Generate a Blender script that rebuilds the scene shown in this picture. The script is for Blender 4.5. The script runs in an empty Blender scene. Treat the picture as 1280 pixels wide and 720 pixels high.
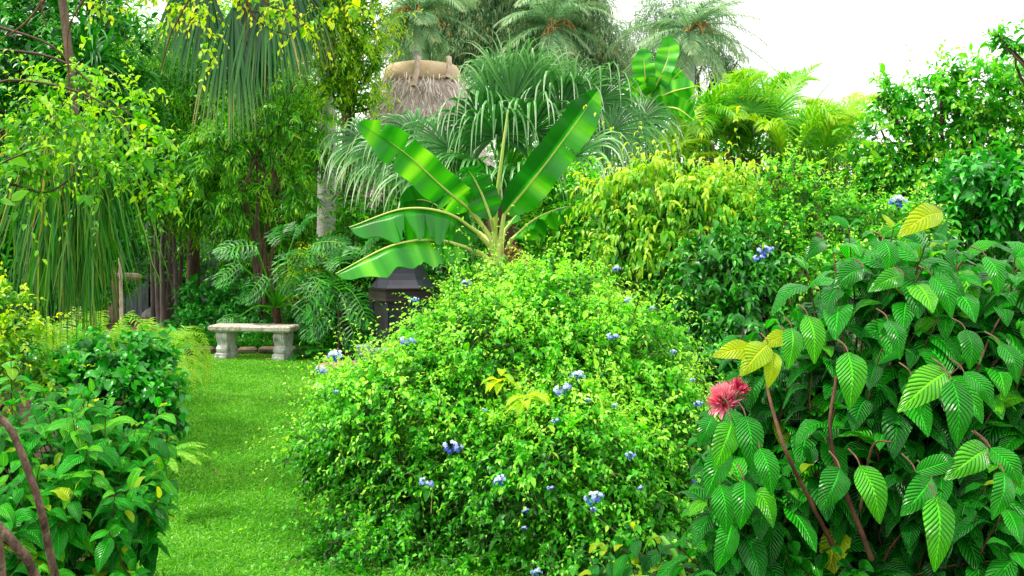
import bpy, math, random
import numpy as np
from mathutils import Vector

R = math.radians
rng = np.random.default_rng(7)
random.seed(7)
F, CX, HY, CH = 1230.0, 640.0, 293.0, 1.6       # focal length in pixels, horizon row, eye height
def at(px, py, Y):
    return np.array([(px - CX) / F * Y, Y, CH - (py - HY) / F * Y])
def m_of(npx, Y): return npx / F * Y

scene = bpy.context.scene
col = scene.collection

# ------------------------------------------------------------------ tagging
def tag(o, label=None, cat=None, group=None, kind=None):
    if label: o['label'] = label
    if cat: o['category'] = cat
    if group: o['group'] = group
    if kind: o['kind'] = kind
    return o
def empty(name, loc, label, cat, group=None):
    o = bpy.data.objects.new(name, None); col.objects.link(o)
    o.empty_display_size = 0.1
    o.location = Vector([float(c) for c in loc])
    return tag(o, label, cat, group)

# ------------------------------------------------------------------ mesh building
def nrm(v):
    return v / np.maximum(np.linalg.norm(v, axis=-1, keepdims=True), 1e-9)
ORIG = {}
class Geo:
    def __init__(s):
        s.V = []; s.Q = []; s.A = []; s.U = []; s.n = 0
    def add(s, V, Q, a, uv):
        s.V.append(V.reshape(-1, 3).astype(np.float32)); s.Q.append(Q.reshape(-1, 4) + s.n)
        s.A.append(a.reshape(-1).astype(np.float32)); s.U.append(uv.reshape(-1, 2).astype(np.float32))
        s.n += s.V[-1].shape[0]
    def build(s, name, mat, parent=None, smooth=True):
        V = np.concatenate(s.V); Q = np.concatenate(s.Q).astype(np.int32)
        A = np.concatenate(s.A); U = np.concatenate(s.U)
        if parent is not None:
            org = ORIG.get(parent.name); org = tuple(parent.location) if org is None else org
            V = V - np.array(org, dtype=np.float32)
        me = bpy.data.meshes.new(name)
        me.vertices.add(len(V)); me.vertices.foreach_set('co', V.ravel())
        me.loops.add(Q.size); me.loops.foreach_set('vertex_index', Q.ravel())
        me.polygons.add(len(Q))
        me.polygons.foreach_set('loop_start', np.arange(0, Q.size, 4, dtype=np.int32))
        me.polygons.foreach_set('loop_total', np.full(len(Q), 4, dtype=np.int32))
        me.polygons.foreach_set('use_smooth', np.full(len(Q), bool(smooth)))
        at_ = me.attributes.new('v', 'FLOAT', 'POINT'); at_.data.foreach_set('value', A)
        uvl = me.uv_layers.new(name='UVMap'); uvl.data.foreach_set('uv', U[Q.ravel()].ravel())
        me.update(); me.validate()
        me.materials.append(mat)
        o = bpy.data.objects.new(name, me); col.objects.link(o)
        if parent is not None: o.parent = parent; ORIG[o.name] = org
        return o

def curves(p0, d, L, K, g=0.0, pw=1.0, gdir=(0, 0, -1), jit=0.0):
    """S bent polylines of K points starting at p0 heading d, bending towards gdir."""
    p0 = np.atleast_2d(p0); d = nrm(np.atleast_2d(d)); S = len(p0)
    L = np.broadcast_to(np.asarray(L, float), (S,)); g = np.broadcast_to(np.asarray(g, float), (S,))
    t = np.linspace(0, 1, K - 1) ** pw if K > 2 else np.array([0.5])
    D = d[:, None, :] + np.array(gdir)[None, None, :] * (g[:, None] * t[None, :])[..., None]
    if jit: D = D + rng.normal(0, jit, D.shape)
    D = nrm(D) * (L / (K - 1))[:, None, None]
    return np.concatenate([p0[:, None, :], p0[:, None, :] + np.cumsum(D, axis=1)], axis=1)

PROF = {
 'ovate': lambda t: np.clip(np.sin(np.pi * np.clip(t, 0, 1) ** 0.72), 0.03, 1) ** 0.8,
 'lance': lambda t: np.clip(np.sin(np.pi * np.clip(t, 0, 1) ** 0.8), 0.04, 1),
 'strap': lambda t: np.clip(np.minimum(1, 0.35 + t * 5) * (1 - t) ** 0.55, 0.03, 1),
 'fan':   lambda t: np.clip(np.minimum(0.25 + t * 2.0, 1) * np.minimum(1, (1.02 - t) * 1.5), 0.04, 1),
 'pinna': lambda t: np.clip(np.minimum(0.4 + t * 5, 1) * (1 - t ** 2.5), 0.05, 1),
 'banana': lambda t: np.clip(np.minimum(1, (t * 6.0) ** 0.6) * np.clip((1.0 - t) * 4.2, 0, 1) ** 0.55, 0.02, 1),
}
def ribbons(geo, P, side, W, a, prof='ovate', fold=0.35, curl=0.0, cols=3, wave=0.0, upref=None):
    """leaf blades along the polylines P (S,K,3); W half width; fold angle lifts (+) or drops (-) both halves."""
    S, K, _ = P.shape
    T = nrm(np.gradient(P, axis=1))
    side = np.asarray(side, float)
    if side.ndim == 1: side = side[None, :]
    if side.ndim == 2: side = np.broadcast_to(side[:, None, :], P.shape)
    side = nrm(side - T * np.sum(side * T, -1, keepdims=True))
    N = np.cross(side, T)
    t = np.linspace(0, 1, K)
    W = np.broadcast_to(np.asarray(W, float), (S,))[:, None] * PROF[prof](t)[None, :]
    c = np.linspace(-1, 1, cols)
    fold = np.broadcast_to(np.asarray(fold, float), (S,))
    ang = fold[:, None] + (curl * np.abs(c))[None, :]
    x = np.sign(c)[None, :] * np.abs(c)[None, :] * np.cos(ang); z = np.abs(c)[None, :] * np.sin(ang)
    V = P[:, :, None, :] + side[:, :, None, :] * (W[:, :, None] * x[:, None, :])[..., None] \
        + N[:, :, None, :] * (W[:, :, None] * z[:, None, :])[..., None]
    if wave:
        ph = rng.uniform(0, 6.28, (S, 1, 1)); k = rng.uniform(9, 14, (S, 1, 1))
        wv = np.sin(ph + k * t[None, :, None] + (c[None, None, :] > 0) * 1.7) * np.abs(c)[None, None, :] * W[:, :, None] * wave
        V = V + N[:, :, None, :] * wv[..., None]
    idx = np.arange(S * K * cols).reshape(S, K, cols)
    Q = np.stack([idx[:, :-1, :-1], idx[:, :-1, 1:], idx[:, 1:, 1:], idx[:, 1:, :-1]], -1)
    a = np.asarray(a, float)
    if a.ndim == 0: a = np.full(S, float(a))
    A = np.broadcast_to((a[:, None] if a.ndim == 1 else a)[:, :, None], (S, K, cols))
    uv = np.stack(np.broadcast_arrays((c * 0.5 + 0.5)[None, None, :], t[None, :, None], ), -1)
    uv = np.broadcast_to(uv, (S, K, cols, 2))
    geo.add(V, Q, A, uv)

def tubes(geo, P, R0, R1, sides=5, a=0.5, noise=0.0):
    P = np.asarray(P, float)
    if P.ndim == 2: P = P[None]
    S, K, _ = P.shape
    T = nrm(np.gradient(P, axis=1))
    ref = np.where(np.abs(T[..., 2:3]) > 0.9, np.array([1.0, 0, 0]), np.array([0, 0, 1.0]))
    A1 = nrm(np.cross(T, ref)); A2 = np.cross(T, A1)
    t = np.linspace(0, 1, K)
    R0 = np.broadcast_to(np.asarray(R0, float), (S,)); R1 = np.broadcast_to(np.asarray(R1, float), (S,))
    r = R0[:, None] * (1 - t) + R1[:, None] * t
    th = np.linspace(0, 2 * np.pi, sides + 1)
    rr = r[:, :, None] * (1 + (rng.normal(0, noise, (S, K, sides + 1)) if noise else 0))
    if noise: rr[..., -1] = rr[..., 0]
    V = P[:, :, None, :] + A1[:, :, None, :] * (rr * np.cos(th))[..., None] + A2[:, :, None, :] * (rr * np.sin(th))[..., None]
    idx = np.arange(S * K * (sides + 1)).reshape(S, K, sides + 1)
    Q = np.stack([idx[:, :-1, :-1], idx[:, 1:, :-1], idx[:, 1:, 1:], idx[:, :-1, 1:]], -1)
    a = np.broadcast_to(np.asarray(a, float).reshape(-1, 1, 1) if np.ndim(a) else np.full((1, 1, 1), a), (S, K, sides + 1))
    uv = np.stack(np.broadcast_arrays((th / 6.283)[None, None, :], t[None, :, None]), -1)
    geo.add(V, Q, a, np.broadcast_to(uv, (S, K, sides + 1, 2)))

def spline(pts, n=24):
    """Catmull-Rom through 3D points."""
    p = np.array(pts, float); p = np.vstack([2 * p[0] - p[1], p, 2 * p[-1] - p[-2]])
    out = []; m = len(p) - 3
    for u in np.linspace(0, m - 1e-6, n):
        i = int(u); f = u - i; a, b, c, d = p[i:i + 4]
        out.append(0.5 * ((2 * b) + (c - a) * f + (2 * a - 5 * b + 4 * c - d) * f * f + (3 * b - a - 3 * c + d) * f ** 3))
    return np.array(out)

# ------------------------------------------------------------------ materials
def mat(name):
    m = bpy.data.materials.new(name); m.use_nodes = True
    nt = m.node_tree; nt.nodes.clear()
    return m, nt, nt.nodes, nt.links
def N_(nodes, typ, **kw):
    n = nodes.new(typ)
    for k, v in kw.items():
        if k.startswith('i_'): n.inputs[k[2:].replace('_', ' ')].default_value = v
        else: setattr(n, k, v)
    return n
def ramp(nodes, stops):
    r = nodes.new('ShaderNodeValToRGB'); e = r.color_ramp.elements
    while len(e) > 1: e.remove(e[-1])
    e[0].position = stops[0][0]; e[0].color = (*stops[0][1], 1)
    for p, c in stops[1:]:
        x = e.new(p); x.color = (*c, 1)
    return r
def math_(nodes, links, op, a, b=None, c=None):
    n = nodes.new('ShaderNodeMath'); n.operation = op
    for i, x in enumerate((a, b, c)):
        if x is None: continue
        if isinstance(x, (int, float)): n.inputs[i].default_value = x
        else: links.new(x, n.inputs[i])
    return n.outputs[0]
def leafmat(name, stops=None, rough=0.4, trans=0.35, vein=None, spec=0.5, veinlight=0.25, patch=0.35, tcol=(1.35, 1.25, 0.5)):
    m, nt, nd, lk = mat(name)
    av = N_(nd, 'ShaderNodeAttribute', attribute_name='v')
    geo = nd.new('ShaderNodeNewGeometry')
    no = N_(nd, 'ShaderNodeTexNoise', i_Scale=3.0, i_Detail=2.0)
    lk.new(geo.outputs['Position'], no.inputs['Vector'])
    f = math_(nd, lk, 'MULTIPLY_ADD', math_(nd, lk, 'SUBTRACT', no.outputs['Fac'], 0.5), patch, av.outputs['Fac'])
    rp = ramp(nd, stops); lk.new(f, rp.inputs[0])
    colr = rp.outputs[0]
    pr = N_(nd, 'ShaderNodeBsdfPrincipled', i_Roughness=rough); pr.inputs['Specular IOR Level'].default_value = spec
    uv = nd.new('ShaderNodeUVMap'); sx = nd.new('ShaderNodeSeparateXYZ'); lk.new(uv.outputs[0], sx.inputs[0])
    au = math_(nd, lk, 'ABSOLUTE', math_(nd, lk, 'SUBTRACT', sx.outputs[0], 0.5))
    if vein:
        nv, slant, bump = vein
        nz = N_(nd, 'ShaderNodeTexNoise', i_Scale=18.0, i_Detail=1.0); lk.new(geo.outputs['Position'], nz.inputs['Vector'])
        ph = math_(nd, lk, 'MULTIPLY', math_(nd, lk, 'SUBTRACT', sx.outputs[1], math_(nd, lk, 'MULTIPLY', au, slant)), nv * math.pi)
        if nv < 20: ph = math_(nd, lk, 'ADD', ph, math_(nd, lk, 'ADD', math_(nd, lk, 'MULTIPLY', av.outputs['Fac'], 9.0), math_(nd, lk, 'MULTIPLY', math_(nd, lk, 'MULTIPLY', nz.outputs['Fac'], av.outputs['Fac']), 7.0)))
        h = math_(nd, lk, 'ABSOLUTE', math_(nd, lk, 'SINE', ph))
        h = math_(nd, lk, 'POWER', h, 0.6)
        mid = nd.new('ShaderNodeMapRange'); mid.inputs[1].default_value = 0.0; mid.inputs[2].default_value = 0.06
        lk.new(au, mid.inputs[0])
        h = math_(nd, lk, 'MULTIPLY', h, mid.outputs[0])
        bp = N_(nd, 'ShaderNodeBump'); bp.inputs['Strength'].default_value = 1.0; bp.inputs['Distance'].default_value = bump
        lk.new(h, bp.inputs['Height']); lk.new(bp.outputs[0], pr.inputs['Normal'])
        mx = N_(nd, 'ShaderNodeMix', data_type='RGBA', blend_type='MULTIPLY'); mx.inputs[0].default_value = 1.0
        lt = N_(nd, 'ShaderNodeMix', data_type='RGBA'); lk.new(h, lt.inputs[0])
        k = 1 + veinlight * 2.2
        lt.inputs[6].default_value = (k * 1.25, k, k, 1); lt.inputs[7].default_value = (0.9, 0.95, 0.9, 1)
        lk.new(colr, mx.inputs[6]); lk.new(lt.outputs[2], mx.inputs[7]); colr = mx.outputs[2]
        if nv < 20:
            ns = N_(nd, 'ShaderNodeTexNoise', i_Scale=55.0, i_Detail=3.0); lk.new(geo.outputs['Position'], ns.inputs['Vector'])
            sr = nd.new('ShaderNodeMapRange'); sr.inputs[1].default_value = .70; sr.inputs[2].default_value = .76; lk.new(ns.outputs['Fac'], sr.inputs[0])
            sm_ = N_(nd, 'ShaderNodeMix', data_type='RGBA'); lk.new(sr.outputs[0], sm_.inputs[0]); lk.new(colr, sm_.inputs[6]); sm_.inputs[7].default_value = (.22, .16, .03, 1); colr = sm_.outputs[2]
    lk.new(colr, pr.inputs['Base Color'])
    tr = nd.new('ShaderNodeBsdfTranslucent')
    tm = N_(nd, 'ShaderNodeMix', data_type='RGBA', blend_type='MULTIPLY'); tm.inputs[0].default_value = 1
    lk.new(colr, tm.inputs[6]); tm.inputs[7].default_value = (*tcol, 1); lk.new(tm.outputs[2], tr.inputs[0])
    ms = nd.new('ShaderNodeMixShader'); ms.inputs[0].default_value = trans
    lk.new(pr.outputs[0], ms.inputs[1]); lk.new(tr.outputs[0], ms.inputs[2])
    out = nd.new('ShaderNodeOutputMaterial'); lk.new(ms.outputs[0], out.inputs[0])
    return m
def surf(name, stops, scale=8.0, rough=0.8, bump=0.01, detail=6.0, metallic=0.0, stretch=(1, 1, 1), spec=0.4, scale2=None):
    m, nt, nd, lk = mat(name)
    geo = nd.new('ShaderNodeNewGeometry'); mp = nd.new('ShaderNodeMapping'); mp.inputs['Scale'].default_value = stretch
    lk.new(geo.outputs['Position'], mp.inputs[0])
    no = N_(nd, 'ShaderNodeTexNoise', i_Scale=scale, i_Detail=detail, i_Roughness=0.65); lk.new(mp.outputs[0], no.inputs['Vector'])
    rp = ramp(nd, stops); lk.new(no.outputs['Fac'], rp.inputs[0])
    pr = N_(nd, 'ShaderNodeBsdfPrincipled', i_Roughness=rough, i_Metallic=metallic); pr.inputs['Specular IOR Level'].default_value = spec
    lk.new(rp.outputs[0], pr.inputs['Base Color'])
    no2 = N_(nd, 'ShaderNodeTexNoise', i_Scale=scale2 or scale * 3, i_Detail=8.0); lk.new(mp.outputs[0], no2.inputs['Vector'])
    bp = N_(nd, 'ShaderNodeBump'); bp.inputs['Strength'].default_value = 0.9; bp.inputs['Distance'].default_value = bump
    lk.new(no2.outputs['Fac'], bp.inputs['Height']); lk.new(bp.outputs[0], pr.inputs['Normal'])
    out = nd.new('ShaderNodeOutputMaterial'); lk.new(pr.outputs[0], out.inputs[0])
    return m

M = {}
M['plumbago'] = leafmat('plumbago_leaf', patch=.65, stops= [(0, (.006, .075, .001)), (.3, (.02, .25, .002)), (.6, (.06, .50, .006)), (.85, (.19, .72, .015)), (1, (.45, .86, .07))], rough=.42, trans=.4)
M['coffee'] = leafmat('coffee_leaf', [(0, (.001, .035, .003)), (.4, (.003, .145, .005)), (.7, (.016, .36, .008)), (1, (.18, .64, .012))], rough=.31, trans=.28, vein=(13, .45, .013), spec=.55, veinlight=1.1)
M['coffee_young'] = leafmat('young_coffee_leaf', [(0, (.2, .5, .01)), (1, (.55, .75, .015))], rough=.35, trans=.5, vein=(13, .35, .004), veinlight=.2)
M['basil'] = leafmat('round_leaf', [(0, (.003, .09, .005)), (.5, (.012, .32, .012)), (1, (.07, .58, .02))], rough=.3, trans=.28, spec=.7)
M['banana'] = leafmat('banana_leaf', [(0, (.003, .09, .006)), (.45, (.012, .27, .008)), (.75, (.05, .45, .010)), (1, (.22, .74, .03))], rough=.3, trans=.42, vein=(120, .12, .0006), veinlight=.0, patch=.35)
M['petiole'] = leafmat('banana_stalk', [(0, (.2, .4, .03)), (1, (.62, .72, .18))], rough=.4, trans=.15)
M['drybanana'] = surf('dry_banana_leaf', [(.3, (.16, .06, .015)), (.7, (.5, .27, .1))], scale=14, bump=.02, stretch=(1, 1, .4))
M['fan'] = leafmat('silver_fan_leaf', [(0, (.008, .10, .012)), (.4, (.045, .26, .03)), (.7, (.20, .50, .14)), (1, (.72, .86, .62))], rough=.38, trans=.3, patch=.15, tcol=(1.1, 1.1, .8))
M['fanhang'] = leafmat('hanging_fan_leaf', [(0, (.004, .05, .012)), (.45, (.02, .20, .02)), (.7, (.10, .30, .04)), (1, (.62, .44, .18))], rough=.33, trans=.25, patch=.2, tcol=(1.2, 1.1, .6))
M['areca'] = leafmat('areca_leaf', [(0, (.012, .16, .003)), (.5, (.09, .46, .006)), (1, (.5, .75, .03))], rough=.38, trans=.4)
M['lime'] = leafmat('lime_leaf', [(0, (.02, .20, .002)), (.5, (.2, .55, .005)), (1, (.72, .85, .02))], rough=.42, trans=.5)
M['croton'] = leafmat('drooping_leaf', [(0, (.005, .085, .003)), (.35, (.03, .32, .004)), (.7, (.18, .56, .008)), (1, (.52, .72, .03))], rough=.38, trans=.4)
M['dark'] = leafmat('dark_leaf', [(0, (.002, .05, .004)), (.5, (.008, .20, .006)), (1, (.07, .46, .012))], rough=.38, trans=.3)
M['mid'] = leafmat('green_leaf', [(0, (.007, .14, .002)), (.5, (.04, .38, .005)), (1, (.2, .56, .01))], rough=.38, trans=.4)
M['ficus'] = leafmat('ficus_leaf', [(0, (.007, .14, .004)), (.4, (.03, .42, .008)), (.7, (.13, .64, .012)), (1, (.42, .82, .03))], rough=.28, trans=.4, spec=.7)
M['bamboo'] = leafmat('fine_leaf', [(0, (.015, .18, .002)), (.5, (.10, .50, .005)), (1, (.45, .80, .012))], rough=.42, trans=.45)
M['far'] = leafmat('hazy_leaf', [(0, (.10, .24, .10)), (.4, (.20, .42, .18)), (.75, (.36, .52, .24)), (.88, (.52, .40, .12)), (1, (.50, .26, .08))], rough=.6, trans=.35, tcol=(1, 1.05, .9))  # distance haze put into the leaf colours as paleness
M['philo'] = leafmat('philodendron_leaf', [(0, (.003, .07, .008)), (.5, (.008, .17, .005)), (1, (.05, .45, .010))], rough=.42, trans=.28, spec=.35)
M['strand'] = leafmat('strand_leaf', [(0, (.004, .07, .004)), (.5, (.03, .27, .008)), (.8, (.2, .4, .02)), (1, (.6, .45, .12))], rough=.4, trans=.35)
M['fern'] = leafmat('fern_leaf', [(0, (.015, .16, .004)), (.5, (.1, .44, .01)), (1, (.45, .72, .06))], rough=.45, trans=.45)
M['grass'] = leafmat('turf_blade', [(0, (.04, .24, .003)), (.5, (.12, .46, .006)), (.8, (.22, .60, .03)), (1, (.36, .70, .14))], rough=.5, trans=.3, spec=.35, patch=.6)
M['flower'] = leafmat('blue_petal', [(0, (.03, .05, .6)), (.45, (.16, .24, .88)), (.8, (.55, .66, .98)), (1, (.85, .9, 1))], rough=.6, trans=.3, tcol=(.9, .9, 1.1))
M['pink'] = leafmat('pink_bract', [(0, (.50, .03, .10)), (.5, (.80, .12, .24)), (1, (.95, .55, .60))], rough=.5, trans=.3, tcol=(1.1, .8, .8))
M['brom'] = leafmat('bromeliad_leaf', [(0, (.02, .16, .01)), (.5, (.12, .38, .03)), (1, (.4, .62, .1))], rough=.4, trans=.3)
M['twig'] = surf('twig_bark', [(.3, (.03, .018, .008)), (.7, (.10, .065, .03))], scale=30, bump=.004)
M['stemgreen'] = surf('green_stem', [(.3, (.05, .10, .01)), (.7, (.14, .16, .04))], scale=20, bump=.002)
M['bark'] = surf('brown_bark', [(.3, (.035, .022, .012)), (.7, (.15, .10, .06))], scale=10, bump=.02, stretch=(1, 1, .3))
M['branchbark'] = surf('smooth_brown_bark', [(.3, (.03, .018, .010)), (.5, (.11, .07, .04)), (.7, (.26, .19, .13))], scale=22, bump=.012, stretch=(2, 2, .8))
M['redbark'] = surf('reddish_bark', [(.3, (.035, .013, .006)), (.7, (.17, .085, .04))], scale=18, bump=.004)
M['palmbark'] = surf('grey_palm_bark', [(.3, (.34, .34, .33)), (.7, (.62, .62, .60))], scale=7, bump=.02, stretch=(1, 1, 5))
M['philobark'] = surf('fibrous_trunk', [(.3, (.03, .012, .006)), (.7, (.13, .05, .025))], scale=20, bump=.03)
M['stone'] = surf('weathered_concrete', [(.3, (.16, .155, .14)), (.45, (.44, .43, .41)), (.65, (.66, .65, .63))], scale=9, bump=.008, rough=.9, scale2=60)
M['stonetop'] = surf('speckled_bench_top', [(.3, (.16, .14, .10)), (.47, (.42, .38, .31)), (.62, (.64, .61, .54))], scale=22, bump=.01, rough=.9, scale2=80)
M['edge'] = surf('edging_stone_surface', [(.3, (.07, .055, .035)), (.7, (.28, .22, .15))], scale=9, bump=.02, rough=.95)
M['brick'] = surf('tan_paver', [(.3, (.25, .13, .07)), (.7, (.5, .32, .2))], scale=12, bump=.01, rough=.9)
M['block'] = surf('blue_grey_block', [(.3, (.16, .21, .21)), (.7, (.34, .40, .38))], scale=12, bump=.01, rough=.9)
M['metal'] = surf('dark_painted_metal', [(.3, (.009, .010, .018)), (.7, (.026, .026, .04))], scale=4, bump=.001, rough=.42, spec=.5)
M['hood'] = surf('hood_metal', [(.3, (.010, .011, .022)), (.7, (.035, .033, .055))], scale=3, bump=.001, rough=.38, spec=.6)
M['rust'] = surf('bronze_trim', [(.3, (.010, .007, .007)), (.7, (.035, .022, .018))], scale=10, bump=.002, rough=.5)
M['thatch'] = surf('thatch', [(.3, (.15, .11, .09)), (.5, (.40, .33, .29)), (.7, (.68, .61, .55))], scale=16, bump=.03, rough=1, stretch=(2, 2, .5))
M['thatchcap'] = surf('tan_ridge_cap', [(.3, (.46, .32, .19)), (.7, (.66, .50, .34))], scale=4, bump=.004, rough=.9)
M['pole'] = surf('peeled_pole', [(.3, (.30, .18, .12)), (.7, (.68, .58, .48))], scale=20, bump=.01, rough=.9, stretch=(1, 1, .3))
M['plank'] = surf('grey_planks', [(.3, (.14, .15, .22)), (.7, (.34, .36, .45))], scale=6, bump=.01, rough=.9, stretch=(3, 3, .3))
M['darkplank'] = surf('dark_boards', [(.3, (.012, .009, .010)), (.7, (.05, .035, .035))], scale=6, bump=.01, rough=.95, stretch=(3, 3, .3))
M['trunkgrey'] = surf('thin_trunk_bark', [(.3, (.06, .05, .045)), (.7, (.25, .21, .20))], scale=12, bump=.01, stretch=(1, 1, .2))
M['soil'] = surf('mulch_soil', [(.3, (.012, .008, .004)), (.5, (.05, .028, .012)), (.7, (.11, .065, .03))], scale=14, bump=.05, rough=1)
M['redmulch'] = surf('red_mulch', [(.3, (.07, .02, .01)), (.7, (.32, .11, .06))], scale=16, bump=.05, rough=1)
M['turf'] = surf('turf_base', [(.3, (.015, .12, .003)), (.7, (.05, .24, .006))], scale=5, bump=.02, rough=1)

# ------------------------------------------------------------------ foliage generators
def leaves_on(geo, P, Kl, ll, lw, spread=1.0, g=.5, prof='ovate', a0=.2, a1=.9, apow=2.0, K=4, fold=.3, tlo=.15, ashoot=None, jl=.25, cols=3, taper=.45, wave=0.0, arand=.14, upmix=.8):
    """leaves spiralling along shoots P (S,Ks,3)"""
    S, Ks, _ = P.shape
    tt = np.linspace(tlo, 1, Kl)
    u = tt * (Ks - 1); i = np.minimum(u.astype(int), Ks - 2); f = (u - i)[None, :, None]
    pos = P[:, i, :] * (1 - f) + P[:, i + 1, :] * f
    T = nrm(P[:, i + 1, :] - P[:, i, :])
    ph = rng.uniform(0, 6.28, (S, 1)) + np.arange(Kl)[None, :] * 2.4 + rng.normal(0, .3, (S, Kl))
    rv = rng.normal(0, 1, (S, 1, 3)); A1 = nrm(np.cross(T, rv)); A2 = np.cross(T, A1)
    rad = A1 * np.cos(ph)[..., None] + A2 * np.sin(ph)[..., None]
    d = nrm(T * (1 - .35 * spread) + rad * spread * (1.05 - .5 * tt)[None, :, None] + rng.normal(0, .18, T.shape))
    L = ll * rng.lognormal(0, jl, (S, Kl)) * (1 - taper * tt ** 2)[None, :]
    d = d.reshape(-1, 3); p = pos.reshape(-1, 3); L = L.reshape(-1)
    up = nrm(rng.normal(0, .45, d.shape) + np.array([0, 0, upmix]) + T.reshape(-1, 3) * .4)
    side = np.cross(d, up)
    gg = g * rng.uniform(.4, 1.6, len(L))
    C = curves(p, d, L, K, gg)
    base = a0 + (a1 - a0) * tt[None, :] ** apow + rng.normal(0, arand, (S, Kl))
    if ashoot is not None: base = base + ashoot[:, None]
    # normal orientation: make blade face upward
    ribbons(geo, C, side, L * lw * .5, np.clip(base.reshape(-1), 0, 1), prof=prof, fold=fold, cols=cols, wave=wave)

def sample_blobs(blobs, dens, rlo=.72, rhi=1.0, back=.7, zmin=.03, camcull=True):
    P = []; Nn = []; RR = []
    for b in blobs:
        px, py, rx, rz, Y = b[:5]
        c = at(px, py, Y); a = m_of(rx, Y); cc = m_of(rz, Y); bb = b[5] if len(b) > 5 else (a + cc) / 2
        area = 4 * math.pi * (((a * bb) ** 1.6 + (a * cc) ** 1.6 + (bb * cc) ** 1.6) / 3) ** (1 / 1.6)
        n = int(dens * area) + 4
        u = nrm(rng.normal(0, 1, (n, 3)))
        if camcull:
            keep = (u[:, 1] < .25) | (rng.random(n) > back); u = u[keep]
        r = rlo + (rhi - rlo) * rng.random(len(u)) ** .7
        r *= 1 + .10 * np.sin(u[:, 0] * 7 + px) * np.cos(u[:, 2] * 6 + py)
        P.append(c + u * np.array([a, bb, cc]) * r[:, None])
        Nn.append(nrm(u / np.array([a, bb, cc]))); RR.append(r)
    P = np.vstack(P); Nn = np.vstack(Nn); RR = np.concatenate(RR)
    k = P[:, 2] > zmin
    return P[k], Nn[k], RR[k]

def crown(geoL, geoS, blobs, dens, L, Kl, ll, lw, out=1.0, up=.5, rj=.5, bend=.6, rlo=.72, stem_r=.002, zc=None, lum=.25, Ks=5, back=.7, jL=.35, zshade=0.0, **kw):
    P, Nn, RR = sample_blobs(blobs, dens, rlo, back=back)
    d = nrm(Nn * out + np.array([0, 0, up]) + rng.normal(0, rj, P.shape))
    LL = L * rng.lognormal(0, jL, len(P))
    # pull the start inwards so that the shoot ends near the surface
    C = curves(P - d * LL[:, None] * .5, d, LL, Ks, bend * rng.uniform(.3, 1.6, len(P)), jit=.08)
    C[..., 2] = np.maximum(C[..., 2], .02)
    ash = lum * (Nn[:, 2] * .55 + (RR - .86) * 1.6) + rng.normal(0, .07, len(P)) + zshade * np.clip(P[:, 2] - .75, -.75, 0) / .75  # low leaves darker: underside shade put into the colour, plus older leaves
    leaves_on(geoL, C, Kl, ll, lw, ashoot=ash, **kw)
    if geoS is not None: tubes(geoS, C, stem_r, stem_r * .4, sides=3)
    return C

def limbs(geo, base, targets, r0, r1, n=10, sag=.12, sides=7, split=.35, noise=.06):
    base = np.array(base, float)
    for tgt in targets:
        tgt = np.array(tgt, float)
        mid = base * (1 - split) + tgt * split + rng.normal(0, sag, 3) * np.array([1, 1, .3])
        mid2 = base * (1 - .7) + tgt * .7 + rng.normal(0, sag, 3) * np.array([1, 1, .3])
        tubes(geo, spline([base, mid, mid2, tgt], n), r0 * rng.uniform(.8, 1.1), r1, sides=sides, noise=noise)

def plant(name, base, label, cat, mleaf, blobs, dens, L, Kl, ll, lw, mstem='twig', nbranch=8, br=(.015, .004), leafname='foliage', branchname='branches', group=None, trunk=None, twigs=True, **kw):
    b = np.array(base, float)
    root = empty(name, b, label, cat, group)
    gl = Geo(); gs = Geo() if twigs else None
    crown(gl, gs, blobs, dens, L, Kl, ll, lw, **kw)
    gl.build(leafname, M[mleaf], root)
    if gs: gs.build('twig', M['stemgreen'], root)
    gb = Geo()
    tg = []
    for k in range(nbranch):
        bl = blobs[k % len(blobs)]
        c = at(bl[0] + rng.uniform(-.5, .5) * bl[2], bl[1] + rng.uniform(-.3, .5) * bl[3], bl[4] + rng.uniform(-.1, .1))
        c[2] = max(c[2], b[2] + .15); tg.append(c)
    if trunk:
        top = b + np.array(trunk[:3]); tubes(gb, spline([b, (b + top) / 2 + rng.normal(0, .04, 3), top], 14), trunk[3], trunk[4], sides=12, noise=.04)
        limbs(gb, top, tg, br[0], br[1])
    else:
        limbs(gb, b, tg, br[0], br[1])
    gb.build(branchname, M[mstem], root)
    return root

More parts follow.
